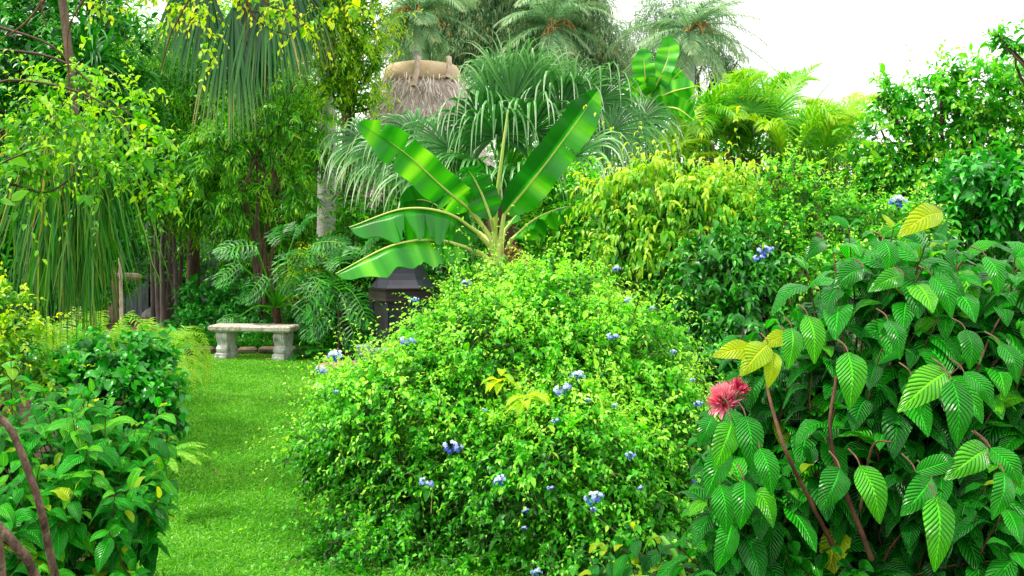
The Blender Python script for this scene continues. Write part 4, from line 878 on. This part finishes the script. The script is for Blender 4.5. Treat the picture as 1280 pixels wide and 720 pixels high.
# ================================================================== wooden screen with dark opening, back left
SY = 19.0
scr = empty('wooden_shed', (at(205, 330, SY)[0], SY + .5, 0), 'grey board shed with a dark open front at the back left', 'shed')
def board(px0, px1, pyt, Y, m, nm, parent, lean=0, zb=0.0, w=.12):
    x0, x1 = at(px0, 0, Y)[0], at(px1, 0, Y)[0]; zt = CH - (pyt - HY) / F * Y; g = Geo(); n = max(1, int(round((x1 - x0) / w))); 
    for k in range(n):
        ww = (x1 - x0) / n; box(g, (x0 + (k + .5) * ww, Y + rng.uniform(-.008, .008), (zt + zb) / 2), ww * .93, .03, zt - zb - rng.uniform(0, .06), 0, bevel=.004)
    return g.build(nm, m, parent, smooth=False)
board(150, 186, 240, SY, M['plank'], 'board_wall', scr); board(234, 275, 250, SY, M['plank'], 'board_wall', scr)
g = Geo(); x0, x1 = at(150, 0, SY)[0], at(275, 0, SY)[0]; box(g, ((x0 + x1) / 2, SY + 1.7, 1.25), x1 - x0, .05, 2.5); g.build('back_wall', M['darkplank'], scr, smooth=False)
g = Geo(); box(g, ((x0 + x1) / 2, SY + 1.0, 2.56), x1 - x0 + .3, 1.8, .08); g.build('roof', M['darkplank'], scr, smooth=False)
for xs_ in (x0, x1): g = Geo(); box(g, (xs_, SY + .87, 1.25), .05, 1.62, 2.5); g.build('side_wall', M['darkplank'], scr, smooth=False)
tr_lab = ['thin grey trunk just right of the left board wall', 'brown trunk second from the left in the dark opening', 'pale slender trunk near the middle of the dark opening', 'leaning brown trunk right of the middle', 'tall pale trunk right of the middle of the opening', 'thick dark trunk near the right of the opening', 'slanting grey trunk at the right of the opening', 'pale trunk next to the right board wall']
for k, (a_, b_) in enumerate([(190, 192), (195, 199), (203, 204), (209, 213), (214, 208), (218, 222), (212, 220), (227, 222)]):
    Y = SY - 1.6 - .12 * (k % 3); p0_ = at(a_, 0, Y); p1_ = at(b_ - 8 + (k * 5) % 14, 250, Y); g = Geo()
    base = np.array([at(b_, 0, Y)[0], Y, 0]); root = empty('slender_trunk', base, tr_lab[k], 'trunk', 'slender trunks in the dark opening')
    tubes(g, spline([base, (base + [p0_[0], Y, 1.4]) / 2 + [0, 0, 0], [p0_[0], Y, 1.4], [p0_[0] + rng.normal(0, .1), Y, 3.0]], 14), rng.uniform(.035, .06), .03, sides=8, noise=.05); g.build('stem', M['trunkgrey'], root)
    g = Geo(); gt = Geo(); C = curves(np.repeat(np.array([[p0_[0], Y, 2.9]]), 10, 0), rng.normal(0, .6, (10, 3)) + [0, 0, .5], .7, 6, .6); leaves_on(g, C, 14, .14, .35, K=4); tubes(gt, C, .006, .003); g.build('crown', M['dark'], root); gt.build('twig', M['twig'], root)
# stake and rail
p = at(151, 380, 11.0); g = Geo(); tubes(g, np.array([(p[0], 11, 0), (p[0] + .01, 11, .6), at(150, 322, 11)]), .022, .020, sides=8, noise=.05); o = g.build('wooden_stake', M['pole']); tag(o, 'upright weathered wooden stake above the ferns at the left', 'stake')
g = Geo(); a_, b_ = at(140, 345, 12), at(172, 347, 12.5); 
rr_ = empty('wooden_rail', (a_[0], 12, 0), 'short brown rail fence behind the wooden stake', 'fence')
tubes(g, np.array([a_, (a_ + b_) / 2, b_]), .055, .055, sides=8); g.build('rail', M['edge'], rr_)
for q in (a_,): g = Geo(); tubes(g, np.array([(q[0], q[1] + .08, 0), (q[0], q[1] + .08, q[2] + .1)]), .04, .04, sides=8); g.build('post', M['bark'], rr_)

# ================================================================== tree philodendrons
def philodendron(base, top, label, leaves, trunkr=.06):
    root = empty('tree_philodendron', base, label, 'philodendron'); top = np.array(top, float); g = Geo()
    tubes(g, spline([base, (np.array(base) + top) / 2 + [.03, 0, 0], top], 16), trunkr, trunkr * .8, sides=12, noise=.12); g.build('trunk', M['philobark'], root)
    for (px, py, Y, ax, az, LL) in leaves:
        LL = LL * .82; c = at(px, py, Y); gf = Geo(); ax_ = nrm(np.array([ax, -.35, az])); P = curves(c[None], ax_[None], LL, 12, .5)[0]
        T = nrm(np.gradient(P, axis=0)); nrml = nrm(np.array([0, -.55, .8])); np_ = 10
        u = np.linspace(.02, .93, np_) * 11; i = np.minimum(u.astype(int), 10); pos = P[i] + (P[i + 1] - P[i]) * (u - i)[:, None]; TT = T[i]; s = nrm(np.cross(TT, nrml)); t = np.linspace(0, 1, np_)
        for sg in (-1, 1):
            aa = 1.75 - 1.25 * t
            d = s * sg * np.sin(aa)[:, None] + TT * np.cos(aa)[:, None] + rng.normal(0, .05, s.shape); L2 = LL * .58 * (np.sin(np.pi * (t * .78 + .16)) ** .7)
            C = curves(pos, d, L2, 7, .8); av = rng.uniform(.25, .8, np_); sdn = np.cross(nrm(d), nrml)
            ribbons(gf, C, sdn, LL * .034, av, prof='pinna', fold=.25, wave=.15)
            for jj, (tj, so) in enumerate([(2, 1), (3, -1), (4, 1), (4, -1)]):   # toothed side lobes
                pj = C[:, tj]; dj = nrm(nrm(d) * .75 + sdn * so * .6); ribbons(gf, curves(pj, dj, L2 * .36, 4, .6), np.cross(dj, nrml), LL * .022, av, prof='pinna', fold=.2)
        lf = gf.build('leaf', M['philo'], root); g2 = Geo(); tubes(g2, spline([top + [rng.uniform(-.04, .04), 0, 0], (top * .5 + c * .5) + [0, -.05, .08], c], 12), .016, .009, a=.5); tubes(g2, P[None], .008, .003, a=.6); g2.build('petiole', M['areca'], lf)
    return root
b_ = at(345, 420, 13.3)
philodendron((b_[0], 13.3, 0), at(345, 385, 13.3), 'tree philodendron with deeply cut dark leaves right behind the bench', [(320, 308, 12.9, -.9, .1, .62), (358, 318, 12.6, .2, -.7, .62), (352, 300, 13, .1, .3, .55), (392, 305, 12.9, .9, .25, .6), (300, 330, 13, -.8, -.5, .5), (385, 340, 12.6, .6, -.6, .6), (410, 350, 12.7, .7, -.5, .6), (370, 290, 13.4, .4, .5, .5), (300, 395, 12.9, -1, -.1, .35), (385, 392, 12.8, .7, -.6, .4), (330, 345, 12.7, -.5, -.6, .5)])
b_ = at(425, 420, 12.9)
philodendron((b_[0], 12.9, 0), at(425, 370, 12.9), 'second tree philodendron between the bench and the fireplace', [(400, 350, 12.3, -.4, -.8, .65), (425, 330, 12.4, .1, .3, .6), (445, 330, 12.4, .7, .1, .55), (440, 365, 12.2, .5, -.6, .6), (410, 385, 12.2, -.6, -.7, .55), (400, 320, 12.8, -.8, .2, .55), (455, 310, 12.8, .4, .5, .5), (435, 395, 12.2, .3, -.7, .5)])

# ================================================================== multi-stemmed dark tree behind bench
def tree(name, base, label, mleaf, blobs, dens, L, Kl, ll, lw, trunk, cat='tree', br=(.03, .008), nb=10, group=None, bark='bark', **kw):
    return plant(name, base, label, cat, mleaf, blobs, dens, L, Kl, ll, lw, mstem=bark, nbranch=nb, br=br, leafname='crown', branchname='trunk', group=group, trunk=trunk, **kw)
b_ = at(325, 420, 14.5)
root = empty('multi_stem_tree', (b_[0], 14.5, 0), 'dark tree of several thin stems with bare forking branches behind the bench', 'tree')
g = Geo()
for k in range(8):
    x = rng.uniform(-.3, .3); base = np.array([b_[0] + x, 14.5 + rng.uniform(-.15, .15), 0]); m1 = at(318 + k * 3, 330, 14.4); m2 = at(rng.uniform(300, 360), 235, 14.3); e = at(rng.uniform(250, 410), rng.uniform(90, 180), 14.2)
    tubes(g, spline([base, m1, m2, e], 22), rng.uniform(.018, .038), .008, sides=7, noise=.05)
for a_, b2_, c2 in [((330, 215), (290, 160), (245, 140)), ((335, 220), (370, 170), (405, 130)), ((320, 200), (300, 240), (270, 290)), ((330, 225), (300, 232), (285, 285)), ((345, 260), (380, 220), (410, 205)), ((325, 195), (285, 190), (240, 170)), ((340, 235), (350, 150), (370, 100))]:
    tubes(g, spline([at(*a_, 14.2), at(*b2_, 14.0), at(*c2, 13.8)], 14), .022, .006, sides=6, noise=.05)
g.build('trunk', M['bark'], root)
gl, gs = Geo(), Geo(); crown(gl, gs, [(300, 170, 60, 40, 14), (370, 150, 50, 40, 14), (250, 190, 50, 40, 14), (400, 190, 30, 30, 14), (330, 120, 60, 35, 14.3), (370, 235, 40, 25, 13.8), (280, 250, 50, 35, 14)], 16, .6, 20, .16, .17, rlo=.3, bend=1.2, K=4, prof='lance', a0=.2, a1=.8, g=1.2, camcull=False) if False else crown(gl, gs, [(300, 170, 60, 40, 14), (370, 150, 50, 40, 14), (250, 190, 50, 40, 14), (400, 190, 30, 30, 14), (330, 120, 60, 35, 14.3), (370, 235, 40, 25, 13.8), (280, 250, 50, 35, 14)], 16, .6, 20, .16, .17, rlo=.3, bend=1.2, K=4, prof='lance', a0=.2, a1=.8, g=1.2)
gl.build('crown', M['bamboo'], root); gs.build('twig', M['twig'], root)

G = 'trees behind the garden'
T = dict
def X(px, Y): return (at(px, 0, Y)[0], Y, 0)
tree('leafy_tree', X(60, 15), 'dense dark green tree filling the far left edge', 'dark', [(20, 120, 90, 110, 14.5), (90, 50, 90, 80, 15), (40, 260, 80, 90, 14.5), (130, 160, 70, 90, 15), (20, 350, 60, 60, 14), (130, 300, 50, 60, 14.8)], 26, .7, 14, .16, .42, (0, 0, 2.2, .16, .1), br=(.07, .02), nb=14, K=4, g=.6, a0=.2, a1=.8, lum=.25, group=G)
tree('fine_leaf_tree', X(240, 17), 'light green fine leaved tree behind the hanging palm skirt', 'bamboo', [(220, 130, 80, 90, 16.5), (300, 220, 90, 80, 16.5), (230, 235, 70, 45, 16.3), (360, 250, 60, 60, 16.5), (180, 200, 50, 80, 16), (270, 60, 90, 60, 16.8), (370, 130, 60, 80, 17)], 26, .8, 22, .17, .17, (0, 0, 2.4, .13, .08), br=(.06, .015), nb=14, K=4, prof='lance', bend=1.4, g=1.0, a0=.15, a1=.85, rlo=.4, group=G)
tree('weeping_tree', X(345, 20), 'mid green tree closing the view behind the bench', 'mid', [(300, 310, 90, 50, 19), (380, 300, 70, 60, 19), (240, 290, 40, 40, 19.8), (420, 250, 60, 70, 19), (180, 240, 80, 60, 20), (120, 320, 60, 70, 18), (440, 330, 50, 60, 18)], 22, .8, 16, .15, .38, (0, 0, 1.5, .15, .1), br=(.05, .015), nb=14, K=3, a0=.2, a1=.9, group=G)
tree('lime_tree', X(440, 14.5), 'bright lime green feathery tree left of the thatched roof', 'lime', [(430, 40, 50, 60, 14.2), (455, 20, 40, 50, 14.2), (410, 90, 30, 50, 14.4), (440, 85, 35, 35, 14.3), (455, 120, 22, 25, 14.3), (470, 70, 20, 35, 14.2), (400, 15, 40, 40, 14), (430, -40, 60, 50, 14)], 26, .6, 20, .12, .26, (0, 0, 3.4, .08, .05), br=(.03, .008), nb=12, K=4, prof='lance', a0=.35, a1=.85, bend=1.2, g=.8, rlo=.35, back=.5, group=G)
# hazy tall trees
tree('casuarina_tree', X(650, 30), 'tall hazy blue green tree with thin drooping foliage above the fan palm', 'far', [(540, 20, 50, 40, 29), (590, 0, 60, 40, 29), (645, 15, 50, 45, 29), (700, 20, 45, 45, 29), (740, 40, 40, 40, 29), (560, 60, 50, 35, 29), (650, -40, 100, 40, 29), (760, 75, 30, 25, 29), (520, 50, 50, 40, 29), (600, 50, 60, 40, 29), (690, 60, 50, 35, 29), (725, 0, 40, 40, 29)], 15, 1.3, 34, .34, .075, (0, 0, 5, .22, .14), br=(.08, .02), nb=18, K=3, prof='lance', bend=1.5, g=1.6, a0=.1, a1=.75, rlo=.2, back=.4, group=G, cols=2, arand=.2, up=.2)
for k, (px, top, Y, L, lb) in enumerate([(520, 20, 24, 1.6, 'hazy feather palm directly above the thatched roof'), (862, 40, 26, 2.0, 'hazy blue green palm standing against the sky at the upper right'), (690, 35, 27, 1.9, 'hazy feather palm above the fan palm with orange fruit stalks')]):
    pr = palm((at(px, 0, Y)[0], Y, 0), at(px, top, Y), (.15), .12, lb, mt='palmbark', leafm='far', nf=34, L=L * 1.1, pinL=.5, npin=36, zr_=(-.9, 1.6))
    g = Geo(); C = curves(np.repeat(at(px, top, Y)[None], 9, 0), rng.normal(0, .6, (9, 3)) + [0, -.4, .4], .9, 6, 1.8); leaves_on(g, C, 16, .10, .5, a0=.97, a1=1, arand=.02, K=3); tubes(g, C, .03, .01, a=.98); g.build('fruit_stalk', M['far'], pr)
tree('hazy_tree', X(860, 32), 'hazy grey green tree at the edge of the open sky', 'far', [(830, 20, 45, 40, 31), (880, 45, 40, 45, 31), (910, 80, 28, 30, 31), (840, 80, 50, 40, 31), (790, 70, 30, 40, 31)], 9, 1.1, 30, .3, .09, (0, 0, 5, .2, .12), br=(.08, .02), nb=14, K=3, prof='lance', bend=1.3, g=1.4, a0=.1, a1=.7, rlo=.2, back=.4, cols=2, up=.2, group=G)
# ---- hedge masses behind the fan palm
tree('leafy_tree', X(560, 15), 'green broadleaf tree behind the banana plant', 'mid', [(470, 240, 50, 60, 14.5), (540, 230, 60, 50, 14.6), (470, 310, 60, 60, 14), (600, 280, 60, 60, 14), (690, 220, 60, 60, 14), (520, 330, 60, 60, 13.8)], 24, .6, 14, .13, .4, (0, 0, 1.2, .12, .08), br=(.04, .012), K=3, a0=.15, a1=.8, group=G)
plant('laurel_shrub', X(715, 9.3), 'glossy light green shrub right of the banana plant under the fan palm', 'shrub', 'ficus', [(720, 250, 45, 42, 9.0), (745, 285, 50, 45, 9.0), (700, 300, 45, 45, 9.0), (690, 235, 25, 25, 9)], 85, .3, 12, .09, .36, nbranch=8, K=4, a0=.4, a1=.95, g=.8, lum=.35, prof='lance')
tree('leafy_tree', X(870, 15), 'broad dark tree behind the small palms on the right', 'mid', [(850, 190, 90, 60, 14.5), (920, 200, 90, 50, 14.3), (1000, 205, 70, 45, 14.3), (960, 220, 90, 50, 14.5), (1060, 230, 80, 45, 14.5), (780, 200, 60, 70, 14), (1130, 260, 90, 50, 14)], 22, .6, 14, .13, .4, (0, 0, 1.2, .12, .08), br=(.04, .012), K=3, a0=.1, a1=.7, group=G, nb=12)

# ---- small palms right
def areca(px, py, Y, label, nf, L, pinL, a=(.2, .8), spread=1.0, npin=56, mt='areca', pinW=.008, up=1.9, nst=5, g=1.0, ang=.65):
    b = np.array([at(px, 0, Y)[0], Y, 0]); top = at(px, py, Y); root = empty('cane_palm', b, label, 'palm tree', 'small palms along the right'); gt = Geo()
    for k in range(nst):
        x = rng.normal(0, .12, 2); tubes(gt, spline([b + [x[0], x[1], 0], (b + top) / 2 + [x[0] * 2, x[1], 0], top + [x[0] * 2.5, x[1] * 2, 0]], 10), .035, .025, sides=8, a=.5)
    gt.build('canes', M['stemgreen'], root)
    for k in range(int(nf * .8)):
        th = k * 2.4 + rng.normal(0, .2); d = np.array([math.cos(th) * spread, math.sin(th) * spread, up * rng.uniform(.5, 1.4)]); P = curves((top + rng.normal(0, .1, 3))[None], d[None], L * rng.uniform(.75, 1.15), 14, g * rng.uniform(.6, 1.3))[0]
        gf = Geo(); feather(gf, None, P, pinL * 1.15, pinW, npin=npin, g=.9, a0=a[0] + rng.uniform(-.1, .15), a1=a[1], lift=.3, ang=ang, tlo=.15); tubes(gf, P[None], .010, .003, sides=4, a=.8); gf.build('frond', M[mt], root)
    return root
areca(880, 185, 11.2, 'bright green cane palm right of the fan palm', 22, 1.1, .34)
areca(935, 190, 11.8, 'cane palm in the middle of the small palms', 20, 1.15, .34, a=(.25, .75))
areca(1000, 205, 11.0, 'cane palm with pale yellow green fronds near the ficus', 18, 1.0, .30, a=(.4, .95))
areca(1050, 195, 12.5, 'yellow green cane palm just left of the ficus tree', 16, 1.05, .32, a=(.5, 1))
areca(840, 205, 10.6, 'small yellow cane palm beside the drooping leaf shrub', 13, .75, .26, a=(.7, 1))
areca(965, 150, 13.2, 'upright cane palm rising farthest back against the sky', 14, 1.0, .32, a=(.3, .8))
# fan leaves among the cane palms
fp2 = empty('fan_palm', X(930, 11.4), 'small bright green fan palm among the cane palms', 'palm tree'); t_ = at(940, 200, 11.4)
g = Geo(); tubes(g, np.array([X(930, 11.4), (t_[0], 11.4, 1), t_]), .09, .08, sides=10); g.build('trunk', M['bark'], fp2)
for px, py, ax, Rr in [(960, 150, (.5, -.2, .8), .6), (900, 145, (-.3, -.1, 1), .6), (1000, 165, (.8, -.1, .4), .55), (880, 170, (-.8, -.2, .4), .55), (1040, 185, (.8, -.2, .3), .5), (935, 140, (.1, 0, 1), .5)]:
    c = at(px, py, 11); gf = Geo(); fan(gf, c, ax, (0, -.8, .6), Rr, nseg=34, tip=1.2, a0=.35, a1=.75, w=.022); f_ = gf.build('frond', M['areca'], fp2); g3 = Geo(); tubes(g3, np.array([t_, (t_ + c) / 2 + [0, 0, .05], c]), .014, .009); g3.build('petiole', M['areca'], f_)
# flowering spike against sky
sp0 = X(985, 12); g = Geo(); e = at(1060, 78, 12); tubes(g, spline([t_, at(1000, 150, 11.6), at(1030, 112, 11.8), e], 14), .014, .003, a=.6); g.build('spear', M['areca'], fp2)
# ---- ficus trees right
ficb = [(1115, 165, 45, 50, 10.2), (1165, 130, 50, 45, 10), (1220, 120, 50, 55, 10), (1250, 180, 60, 60, 10), (1140, 220, 60, 50, 10.2), (1200, 210, 60, 50, 10), (1085, 205, 30, 40, 10.3), (1185, 90, 22, 22, 10), (1270, 100, 35, 30, 10), (1105, 115, 18, 20, 10)]
tree('ficus_tree', X(1170, 10.6), 'glossy leaved ficus tree against the sky at the right', 'ficus', ficb, 60, .38, 15, .085, .46, (0, 0, 1.2, .09, .06), br=(.035, .01), nb=22, K=4, a0=.3, a1=.9, lum=.35, g=.7, bend=.9, rlo=.55)
b_ = X(1400, 9.5)
tree('ficus_tree', b_, 'ficus tree reaching in from the top right corner with one branch', 'ficus', [(1262, 48, 16, 16, 9.2), (1290, 62, 22, 15, 9.2), (1330, 60, 40, 40, 9.3), (1400, 60, 60, 60, 9.5), (1245, 45, 8, 8, 9.2)], 60, .3, 14, .085, .46, (0, 0, 2.2, .1, .07), br=(.03, .008), nb=10, K=4, a0=.2, a1=.8, g=.7)
plant('dark_shrub', X(1240, 7.4), 'dark glossy shrub at the right edge beneath the ficus', 'shrub', 'basil', [(1230, 240, 50, 45, 7.2), (1270, 270, 50, 60, 7.2), (1190, 270, 45, 40, 7.3), (1250, 215, 30, 25, 7.2)], 80, .3, 12, .10, .42, nbranch=8, K=4, a0=.25, a1=.8, g=.8)
# ---- croton-like drooping shrub, dark shrub below, plumbago mass behind
cro = [(830, 250, 65, 60, 7.3), (880, 270, 70, 65, 7.2), (800, 300, 55, 60, 7.2), (860, 335, 70, 60, 7.1), (770, 250, 30, 35, 7.3), (920, 230, 35, 35, 7.5)]
plant('drooping_leaf_shrub', X(850, 7.5), 'tall shrub with hanging yellow green leaves right of the banana plant', 'shrub', 'croton', cro, 120, .3, 13, .088, .36, nbranch=12, K=5, g=2.6, a0=.3, a1=.9, apow=1.2, lum=.45, bend=1.2, rlo=.6, prof='lance', jL=.7, up=.8)
plant('dark_shrub', X(890, 6.9), 'dark green shrub between the drooping leaf shrub and the right foreground', 'shrub', 'dark', [(900, 360, 70, 70, 6.7), (860, 420, 55, 55, 6.5), (930, 420, 60, 70, 6.4), (950, 330, 45, 50, 6.7), (870, 470, 60, 50, 6.2), (1000, 480, 80, 90, 6.2)], 90, .3, 12, .085, .42, nbranch=10, K=4, a0=.25, a1=.75, g=1.2, lum=.2, br=(.012, .005))
mb = [(985, 230, 45, 35, 7.0), (1020, 270, 60, 45, 6.9), (1080, 285, 60, 40, 6.8), (960, 290, 40, 50, 6.9), (1130, 280, 45, 40, 6.8), (1000, 340, 60, 50, 6.7), (1100, 340, 90, 50, 6.5)]
r2 = plant('plumbago_bush', X(1040, 7.1), 'yellow green small leaved bush behind the big dark shrub with few blue flowers', 'bush', 'plumbago', mb, 120, .28, 15, .042, .5, nbranch=10, K=4, a0=.32, a1=.95, lum=.4, g=.8, rlo=.7)
put_flowers(r2, [(1122, 252, 1.3), (957, 314, 1.2), (949, 323, .9), (936, 402, .6), (1240, 185, .0001)][:4], 6.3)

# ================================================================== undergrowth behind the bench
plant('low_shrub', X(275, 15), 'low rounded dark shrub left behind the bench', 'shrub', 'basil', [(265, 375, 42, 26, 14.8), (300, 385, 40, 30, 14.6), (248, 398, 22, 22, 14.5), (275, 410, 50, 22, 14)], 60, .35, 12, .10, .45, nbranch=8, K=4, a0=.15, a1=.7, g=.8)
plant('low_shrub', X(440, 14.2), 'dark undergrowth shrub filling behind the philodendrons by the fireplace', 'shrub', 'dark', [(430, 350, 45, 50, 14.2), (400, 400, 45, 30, 13.9), (455, 400, 35, 35, 13.6), (360, 410, 35, 22, 13.9), (470, 340, 40, 50, 14.2), (560, 360, 60, 60, 13), (540, 420, 60, 40, 12.9)], 50, .35, 12, .10, .4, nbranch=10, K=4, a0=.2, a1=.7, g=.8)
plant('yellow_lit_shrub', X(400, 16.5), 'shrub glimpsed through the philodendron leaves with yellow light put into its leaf colour', 'shrub', 'lime', [(395, 345, 35, 35, 15.0), (365, 365, 30, 30, 15), (420, 330, 25, 25, 15)], 60, .35, 12, .09, .4, nbranch=5, K=3, a0=.5, a1=1.0, g=.8)  # yellow light on this patch is painted as pale leaf colour
n = 5200; px = rng.uniform(215, 470, n); Y = rng.uniform(13.4, 15.5, n); st = np.array([[(a - 640) / F * b, b, 0] for a, b in zip(px, Y)])
d = nrm(rng.normal(0, .35, (n, 3)) * [1, 1, 0] + [0, -.1, 1]); C = curves(st, d, rng.uniform(.2, .5, n), 6, 1.2); g = Geo(); ribbons(g, C, rng.normal(0, 1, (n, 3)), .009, np.clip(rng.normal(.4, .2, n), 0, 1), prof='strap'); o = g.build('ground_cover', M['mid']); tag(o, 'grassy green ground cover in the bed behind the bench', 'ground cover', kind='stuff')

# ================================================================== overhanging leafy branches upper left
ob = [(60, 150, 80, 45, 6.6), (130, 200, 60, 40, 6.5), (190, 190, 35, 45, 6.6), (30, 210, 50, 40, 6.5), (160, 130, 50, 35, 6.8), (200, 240, 25, 35, 6.5), (90, 100, 60, 30, 7)]
r3 = plant('overhanging_tree', X(-250, 7.5), 'tree at the left whose light leafy branches reach over in front of the strands', 'tree', 'mid', ob, 34, .42, 13, .065, .52, nbranch=0, K=4, a0=.35, a1=.95, g=1.0, lum=.35, bend=1.1, rlo=.2) if False else None
root = empty('overhanging_tree', X(-250, 7.5), 'tree at the left whose light leafy branches reach in front of the hanging strands', 'tree')
gl, gs = Geo(), Geo(); crown(gl, gs, ob, 34, .42, 13, .065, .52, K=4, a0=.5, a1=1.0, g=1.0, lum=.35, bend=1.1, rlo=.2); gl.build('crown', M['bamboo'], root); gs.build('twig', M['twig'], root)
g = Geo(); B0 = np.array(X(-250, 7.5)); T0 = B0 + [0, 0, 3.0]; tubes(g, spline([B0, B0 + [.1, 0, 1.5], T0], 14), .16, .11, sides=12, noise=.05)
for pts in ([(-100, 200, 7.2), (0, 165, 6.7), (90, 125, 6.6), (100, 105, 6.6)], [(-80, 120, 7), (20, 100, 6.7), (130, 130, 6.6), (190, 210, 6.6)], [(-100, 250, 7), (0, 230, 6.6), (60, 240, 6.5), (110, 205, 6.5)], [(-100, 20, 7), (20, 40, 6.8), (80, 70, 6.8), (85, 115, 6.7)], [(-100, 60, 7), (60, 70, 6.9), (130, 120, 6.8), (200, 170, 6.7)]):
    tubes(g, spline([T0] + [at(*p) for p in pts], 26), .016, .004, sides=7, noise=.04)
g.build('trunk', M['twig'], root)
# yellow leafed twigs in front of the palm skirt
root = empty('yellow_leaf_tree', X(440, 6.2), 'tree with yellow leaved twigs and bare branches dangling before the palm skirt', 'tree')
T0 = at(330, -260, 6.2); B0 = np.array([at(-420, 0, 6.2)[0], 6.6, 0.0]); root.location = Vector(B0)
g = Geo(); tubes(g, spline([B0, B0 + [.1, 0, 2.5], B0 + [.6, 0, 3.9], T0], 26), .13, .05, sides=12, noise=.04)
for pts in ([(300, -60), (312, 10), (335, 35), (365, 45)], [(320, -60), (330, 0), (370, 20), (400, 52)], [(280, -60), (290, -5), (318, 15), (350, 10)], [(250, -70), (240, -10), (215, 40), (200, 90)], [(310, -60), (308, 20), (305, 58)], [(120, -70), (60, -5), (30, 30), (0, 50)], [(140, -80), (110, -10), (85, 40), (88, 118)], [(40, -60), (50, 0), (58, 35)]):
    tubes(g, spline([T0] + [at(*p, 6.0) for p in pts], 24), .012, .0035, sides=6, noise=.05)
g.build('trunk', M['redbark'], root)
gl, gs = Geo(), Geo(); crown(gl, gs, [(350, 15, 45, 20, 6.0), (255, 20, 12, 50, 6.0), (385, 25, 22, 25, 6.0), (130, 5, 20, 8, 6.0), (230, 10, 40, 20, 6.1), (320, -10, 60, 20, 6), (180, -10, 60, 18, 6.2), (262, 60, 6, 20, 5.9), (440, 5, 30, 15, 6.2)], 30, .22, 9, .05, .55, K=4, a0=.55, a1=1, g=1.4, rlo=.1, bend=1.5, lum=.1); gl.build('crown', M['lime'], root); gs.build('twig', M['twig'], root)
# strappy epiphyte clump upper left
root = empty('strap_leaf_plant', at(115, 75, 9.5), 'clump of broad strap leaves perched high in the trees at upper left', 'epiphyte')
g = Geo(); n = 60; c = np.array(root.location); d = nrm(rng.normal(0, .7, (n, 3)) + [0, -.2, .6]); C = curves(np.repeat(c[None], n, 0) + rng.normal(0, .05, (n, 3)), d, rng.uniform(.5, .95, n), 10, 1.4); ribbons(g, C, np.cross(d, [0, 0, 1.0]), .022, rng.uniform(.1, .7, n), prof='strap', fold=.5); g.build('leaf_clump', M['philo'], root)
g = Geo(); tubes(g, spline([c, c + [-.3, .5, -1.2], c + [-.8, 1.2, -2.2], (c[0] - .9, c[1] + 1.6, 0)], 14), .05, .08, noise=.05); g.build('support_trunk', M['bark'], root)

# distant trees closing the gaps near the horizon
dl = ['dark distant tree at the far left beyond the strands', 'dark distant tree beyond the shed', 'distant tree beyond the fireplace', 'distant tree beyond the fan palm', 'distant tree beyond the small palms', 'distant tree beyond the ficus', 'distant tree low at the right edge', 'distant tree beyond the bench', 'tall distant dark tree behind the upper left leaves', 'tall distant tree behind the hanging palm skirt']
for k, (px, py, rx, rz, Y) in enumerate([(20, 260, 150, 90, 24), (180, 240, 130, 100, 26), (470, 260, 120, 80, 24), (640, 260, 120, 70, 24), (860, 270, 150, 60, 23), (1060, 270, 130, 50, 22), (1250, 260, 140, 60, 21), (340, 260, 120, 110, 26), (60, 90, 130, 120, 25), (290, 110, 90, 110, 28)]):
    tree('leafy_tree', X(px, Y), dl[k], 'dark' if k < 3 else 'mid', [(px, py, rx, rz, Y), (px - rx * .5, py + 20, rx * .6, rz * .8, Y), (px + rx * .5, py + 25, rx * .6, rz * .8, Y), (px, 320, rx, 50, Y)], 7, 1.1, 16, .28, .45, (0, 0, 1.5, .2, .14), br=(.07, .02), nb=9, K=3, a0=.2, a1=.9, g=.6, group=G, rlo=.5, twigs=False)
